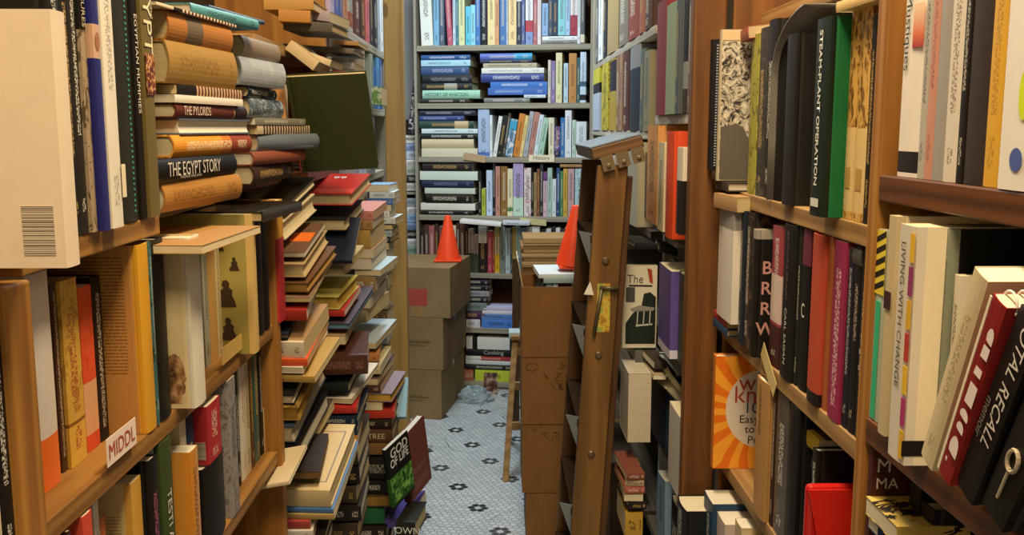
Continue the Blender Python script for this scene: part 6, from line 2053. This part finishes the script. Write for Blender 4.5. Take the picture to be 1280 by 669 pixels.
GP4 = 'blue and white books against the timber post'
w = 'the blue and white pile against the timber post'
cs = ['#7ca4c8', '#c8d8e4', '#3c70c0', '#a8c4e0', '#dfe6ea', '#cdd8dc', '#24303c', '#9cb0b8', '#1f2a30', '#d4dcd8']
nm = ['light blue', 'white blue', 'bright blue', 'pale blue', 'white', 'off-white', 'black navy', 'grey', 'black', 'white edged']
pile(3.46, [(486 + (i * 7) % 9, 240 + 8 * i, 31, 0.16, -6 + (i * 5) % 8, 'spine' if i % 3 else 'tail', 'p' if i not in (6, 8) else 'h', cs[i], nm[i] + ' book', dict(t=9) if i == 0 else {}) for i in range(10)] +
     [(484, 343 + 22 * i, 30, 0.16, -4 + 3 * (i % 3), 'spine', 'h', c, n_ + ' book') for i, (c, n_) in enumerate((('#8c7c5c', 'khaki'), ('#5c5244', 'taupe'), ('#9c9478', 'grey tan'), ('#6c5c48', 'dull brown'), ('#7c8488', 'slate'), ('#8a7450', 'tan brown'), ('#5a4c40', 'dark taupe'), ('#94886c', 'dusty beige'), ('#4c4034', 'deep brown'), ('#6a6458', 'drab grey'), ('#7a6444', 'old brown'), ('#565048', 'charcoal'), ('#84765c', 'putty')))], w, GP4, 0)

# leaning books at the foot of the far pile
GP5 = 'books leaning at the foot of the far pile'
q0 = Matrix(((0, 1, 0, 0), (-1, 0, 0, 0), (0, 0, 1, 0), (0, 0, 0, 1)))     # cover x=t faces the camera
X, Z = on_y(488, 636, 2.95)
god = make_book('p', 0.014, 0.135, 0.215, '#17181a', 'black book with big white capitals and a green picture leaning on the pile', T(X, 2.95, Z) @ R(64, 'Z') @ R(-12, 'Y') @ q0, GP5, ttl=False, bands=((0.03, 0.50, '#2f5c24'),), pat=None, page='#d8d8d0')
tt, dd, hh = god['_t'], god['_d'], god['_h']
text_part(god, 'GOD', (tt, dd * 0.55, hh * 0.86), (0, 1, 0), (0, 0, 1), 0.046, '#e4e4e0', 'title_lettering', bold=0.0008)
text_part(god, 'OF LIFE', (tt, dd * 0.52, hh * 0.70), (0, 1, 0), (0, 0, 1), 0.040, '#e4e4e0', 'title_lettering', sx=0.85, bold=0.0008)
pm = NT('leaf_print')
f = pm.noise(pm.co('Object'), 34, 4, 0.6, 1.0)
panel(god, (tt, dd * 0.5, hh * 0.28), (0, 1, 0), (0, 0, 1), dd * 0.96, hh * 0.42, pm.out(pm.ramp(f, [(0.38, '#142414'), (0.5, '#3c7c2c'), (0.62, '#8cc45c')])), 'green_picture')
X, Z = on_y(503, 628, 3.10)
red = make_book('h', 0.026, 0.16, 0.25, '#6c3830', 'dusky red brown hardcover leaning outward over the tiles', T(X + 0.008, 3.10, Z) @ R(68, 'Z') @ R(-13, 'Y') @ q0, GP5, ttl=False, cov='#7a4238', page='#dfe2de', lines=('#a88078', 0.2, 0.85, 0.1, 0.4))
lying(3.14, 508, 524, 30, 6, 0.15, 0, 48, 0, 'spine', 'p', '#8cb4c8', 'shiny pale blue magazine propped behind the red brown hardcover', GP5, ttl=False, gloss=0.15)
lying(3.02, 519, 655, 40, 12, 0.22, -6, 0, -12, 'spine', 'p', '#5a4c9c', 'violet blue paperback lying under the leaning books', GP5, ttl=False)
lying(2.92, 519, 674, 26, 22, 0.18, -8, 0, 0, 'spine', 'h', '#22241e', 'black hardcover with white capitals at the bottom edge near the tiles', GP5, key='wn', ttl=False)
spine_text('wn', 'OWN', 0.032, '#d8d8d0', zc=0.4)

# ------------------------------------------------------------------ tall green book and the upper left jumble
GT = 'books above the leaning piles'
X, Z = on_y(365, 90, 2.42)
X2, Z2 = on_y(458, 197, 2.42)
wd = abs(X2 - X) * 0.93
q0 = Matrix(((0, 1, 0, 0), (-1, 0, 0, 0), (0, 0, 1, 0), (0, 0, 0, 1)))     # cover x=t faces the camera
hgt = 0.262
Xb, Zb = on_y(384, 207, 2.40)
m = T(Xb - 0.022, 2.46, 1.398) @ R(-3, 'Y') @ R(26, 'X') @ q0
green = make_book('h', 0.02, 0.192, 0.255, '#3a401c', 'large dark green hardcover propped open facing the aisle', m, GT, ttl=False, gloss=0.6, page='#d0bc90')
m = T(-0.525, 2.60, 1.386) @ R(-6, 'Y') @ R(-6, 'Z') @ q0
make_book('h', 0.022, 0.15, 0.25, '#7c2c22', 'rust red hardcover standing behind the green one', m, GT, ttl=False)
m = T(-0.56, 2.40, 1.386) @ q0
make_book('p', 0.03, 0.045, 0.22, '#c88c4c', 'narrow tan book standing behind the silver stack', m, GT, ttl=False)
# shelf above: leaning cream books and dusty flat ones
zA = 1.7005
w = 'the dusty heap above the green book'
m = T(-0.60, 2.32, 1.585) @ R(36, 'Y') @ Matrix(((0, 0, 1, 0), (0, 1, 0, 0), (-1, 0, 0, 0), (0, 0, 0, 1)))
lying(2.40, 391, 88, 42, 13, 0.2, 0, 0, 38, 'spine', 'p', '#cbb283', 'cream paperback sloping down above the green hardcover', GT, ttl=False)
lying(2.48, 412, 83, 34, 8, 0.2, 0, 0, 20, 'spine', 'p', '#c9b690', 'second pale paperback sloping behind the first above the green hardcover', GT, ttl=False)
lying(2.72, 442, 87, 34, 8, 0.2, 0, 0, 10, 'spine', 'p', '#8d8c88', 'grey paperback lying above the green hardcover at the aisle side', GT, ttl=False)
lying(2.68, 442, 67, 86, 6, 0.22, 0, 0, 4, 'spine', 'h', '#6c6455', 'taupe hardcover lying flat above the sloping paperbacks', GT, ttl=False)
lying(2.74, 448, 57, 30, 5, 0.2, 0, 0, 3, 'spine', 'p', '#a8804c', 'tan pamphlet lying on the taupe hardcover', GT, ttl=False)
lying(2.45, 415, 40, 60, 11, 0.2, -3, 0, 3, 'spine', 'h', '#57524a', 'dark grey hardcover on the dusty oak shelf', GT, ttl=False)
lying(2.42, 388, 28, 38, 14, 0.2, 5, 0, 2, 'spine', 'h', '#b47c34', 'ochre hardcover on the dark grey one, dusty oak shelf', GT, ttl=False)
lying(2.50, 411, 27, 22, 12, 0.2, -6, 0, 8, 'spine', 'p', '#a8989c', 'faded mauve paperback sloping on the dusty oak shelf', GT, ttl=False)
lying(2.42, 392, 12, 60, 12, 0.2, 0, 0, 0, 'spine', 'h', '#b88a44', 'mustard hardcover topmost on the dusty oak shelf', GT, ttl=False)

GF = 'upright books on the pale painted left shelf'
row(FL, 1.8205, [
    (414, 418.4, -10, 'p', '#c0b4dc', 'lilac paperback', dict(vm=20)),
    (418.8, 424, -8, 'p', '#4a64b8', 'blue paperback', dict(vm=20)),
    (424.4, 429, -6, 'p', '#3c58a0', 'deep blue paperback', dict(vm=20)),
    (429.4, 435, -6, 'p', '#c88454', 'orange tan paperback', dict(vm=20)),
    (435.4, 443, -12, 'h', '#b8b4a8', 'white hardcover with a rust band', dict(vm=20, bands=((0.1, 0.45, '#a8502c'),))),
    (443.4, 451, -10, 'h', '#5a2c20', 'maroon brown hardcover', dict(vm=20)),
    (451.4, 457, -10, 'h', '#44241c', 'dark brown hardcover', dict(vm=20)),
    (457.4, 462, -12, 'p', '#c86a70', 'pink paperback', dict(vm=20)),
    (462.4, 467, -12, 'h', '#3a3448', 'plum hardcover', dict(vm=20)),
    (467.4, 472, -12, 'h', '#22262e', 'black hardcover', dict(vm=20)),
    (472.4, 475, -12, 'p', '#a8b4c4', 'grey blue paperback', dict(vm=20)),
    (475.4, 479, -12, 'p', '#e0e4e4', 'white paperback', dict(vm=20)),
], 20, 'along the pale painted left shelf', GF, dmax=0.2)
row(FL, 1.5775, [
    (463.6, 467, 58, 'p', '#9ca8a4', 'pale grey paperback', dict(vm=100)),
    (467.3, 471, 84, 'p', '#3c84d8', 'bright blue paperback', dict(vm=100)),
    (471.3, 474.6, 62, 'p', '#58a0dc', 'sky blue paperback', dict(vm=100)),
    (474.9, 478, 60, 'p', '#2c5ca0', 'cobalt paperback', dict(vm=100)),
], 100, 'behind the divider on the pale painted left shelf', GF, dmax=0.2, zmax=1.785)
lying(3.66, 477, 131, 12, 22, 0.2, 0, 0, 0, 'spine', 'p', '#6c9c58', 'small green and white paperback in front of the blue ones', GF, ttl=False, pat=('noise', '#c8d4c4', 60))
row(FL, 1.0205, [
    (444, 449, 150, 'p', '#9ca0b8', 'tall grey lilac paperback', dict(vm=190, z=1.3205, free=True, hh=0.22)),
    (450.5, 457, 148, 'p', '#b4bcd0', 'tall pale lilac paperback', dict(vm=190, z=1.3205, free=True, hh=0.22)),
    (461.5, 469, 146, 'p', '#8c98ac', 'tall blue grey paperback', dict(vm=190, z=1.3205, free=True, hh=0.22)),
], 190, 'between the green hardcover and the timber post', GF, dmax=0.2)

# flat pale book jutting from the end of the pine bookcase and the books beneath
GU = 'books low beside the pine bookcase end'
lying(1.98, 362, 606, 76, 5, 0.2, 0, 4, -10, 'spine', 'p', '#d4c096', 'pale tan paperback jutting out flat past the pine bookcase end', GU, ttl=False)
row(FL, 0.45, [
    (298, 309, 634, 'p', '#dccfae', 'cream', dict(vm=655, p=0.06, hh=0.25, label='cream paperback standing below the jutting tan one', ttl=False)),
    (312, 319, 640, 'h', '#191613', 'black', dict(vm=655, p=0.06, hh=0.25, label='black hardcover standing below the jutting tan one')),
    (322, 330, 638, 'p', '#c8b078', 'ochre', dict(vm=655, p=0.05, hh=0.25, label='ochre paperback standing below the jutting tan one', pat=('ink', '#8c7440', 60))),
], 655, '', GU)

# ================================================================== light
def lamp(name, kind, loc, energy, col, size=0.5, sy=None, rot=(0, 0, 0), spot=None):
    d = bpy.data.lights.new(name, kind)
    d.energy = energy
    d.color = col
    if kind == 'AREA':
        d.shape = 'RECTANGLE'
        d.size = size
        d.size_y = sy or size
    else:
        d.shadow_soft_size = size
    o = bpy.data.objects.new(name, d)
    COL.objects.link(o)
    o.location = loc
    o.rotation_euler = [math.radians(a) for a in rot]
    return o


lamp('ceiling_lamp_warm', 'AREA', (0.03, 0.12, 2.84), 46, (1.0, 0.78, 0.50), 0.35, 0.7)
lamp('ceiling_lamp_mid', 'AREA', (0.16, 1.5, 2.84), 42, (1.0, 0.80, 0.54), 0.3, 0.6)
lamp('ceiling_lamp_cool', 'AREA', (-0.22, 4.1, 2.84), 48, (0.84, 0.94, 1.0), 0.3, 1.1)
w_ = bpy.data.worlds.new('room_ambient')
SC.world = w_
w_.use_nodes = True
w_.node_tree.nodes['Background'].inputs[0].default_value = (0.02, 0.018, 0.015, 1)
w_.node_tree.nodes['Background'].inputs[1].default_value = 1.0

# ================================================================== camera
cd = bpy.data.cameras.new('camera')
cd.sensor_width = 36.0
cd.sensor_fit = 'HORIZONTAL'
cd.lens = FPX / 1280 * 36.0
cd.clip_start = 0.02
co = bpy.data.objects.new('camera', cd)
COL.objects.link(co)
mm = Matrix.Identity(4)
for i in range(3):
    mm[i][0] = RT[i]
    mm[i][1] = UP[i]
    mm[i][2] = -FW[i]
mm.translation = EYE
co.matrix_world = mm
SC.camera = co

# printed lettering, pictures and labels belong to the part they are printed or glued on
def under(o, part, reset=False):
    o.parent = part
    if reset:
        o.matrix_basis = Matrix.Identity(4)


for root in [o for o in bpy.data.objects if o.parent is None]:
    kids = list(root.children)
    named = {}
    for c in kids:
        named.setdefault(c.name.split('.')[0], []).append(c)
    if 'cover' in named and 'pages' in named:
        for c in kids:
            if c.name.split('.')[0] not in ('cover', 'pages', 'wire_ring', 'wire_comb', 'paper_flag'):
                under(c, named['cover'][0])
    elif 'front_side' in named:
        for c in kids:
            if c.name.split('.')[0] in ('pen_marks', 'pen_circle', 'red_label', 'stamped_lettering', 'front_tape'):
                under(c, named['front_side'][0])
    elif 'rail' in named:
        for c in kids:
            n = c.name.split('.')[0]
            if n in ('bolt', 'worn_sticker'):
                under(c, named['rail'][0])
            elif n in ('hinge_plate', 'cap_plate'):
                under(c, named['top_cap'][0], True)
        for a, t in zip(named['tread'], named['tread_bracket']):
            under(t, a)
    elif 'card' in named:
        for c in named.get('lettering', []):
            under(c, named['card'][0])
    elif 'board' in named:
        for c in named.get('fluted_edge', []):
            under(c, named['board'][0])

for b in bpy.data.objects:
    for k in ('_t', '_d', '_h'):
        if k in b:
            del b[k]

vs_ = SC.view_settings
vs_.view_transform = 'Standard'
vs_.look = 'None'
vs_.gamma = 1.0
vs_.use_curve_mapping = False
vs_.exposure = 0.0
print('BOOKS', NB[0])
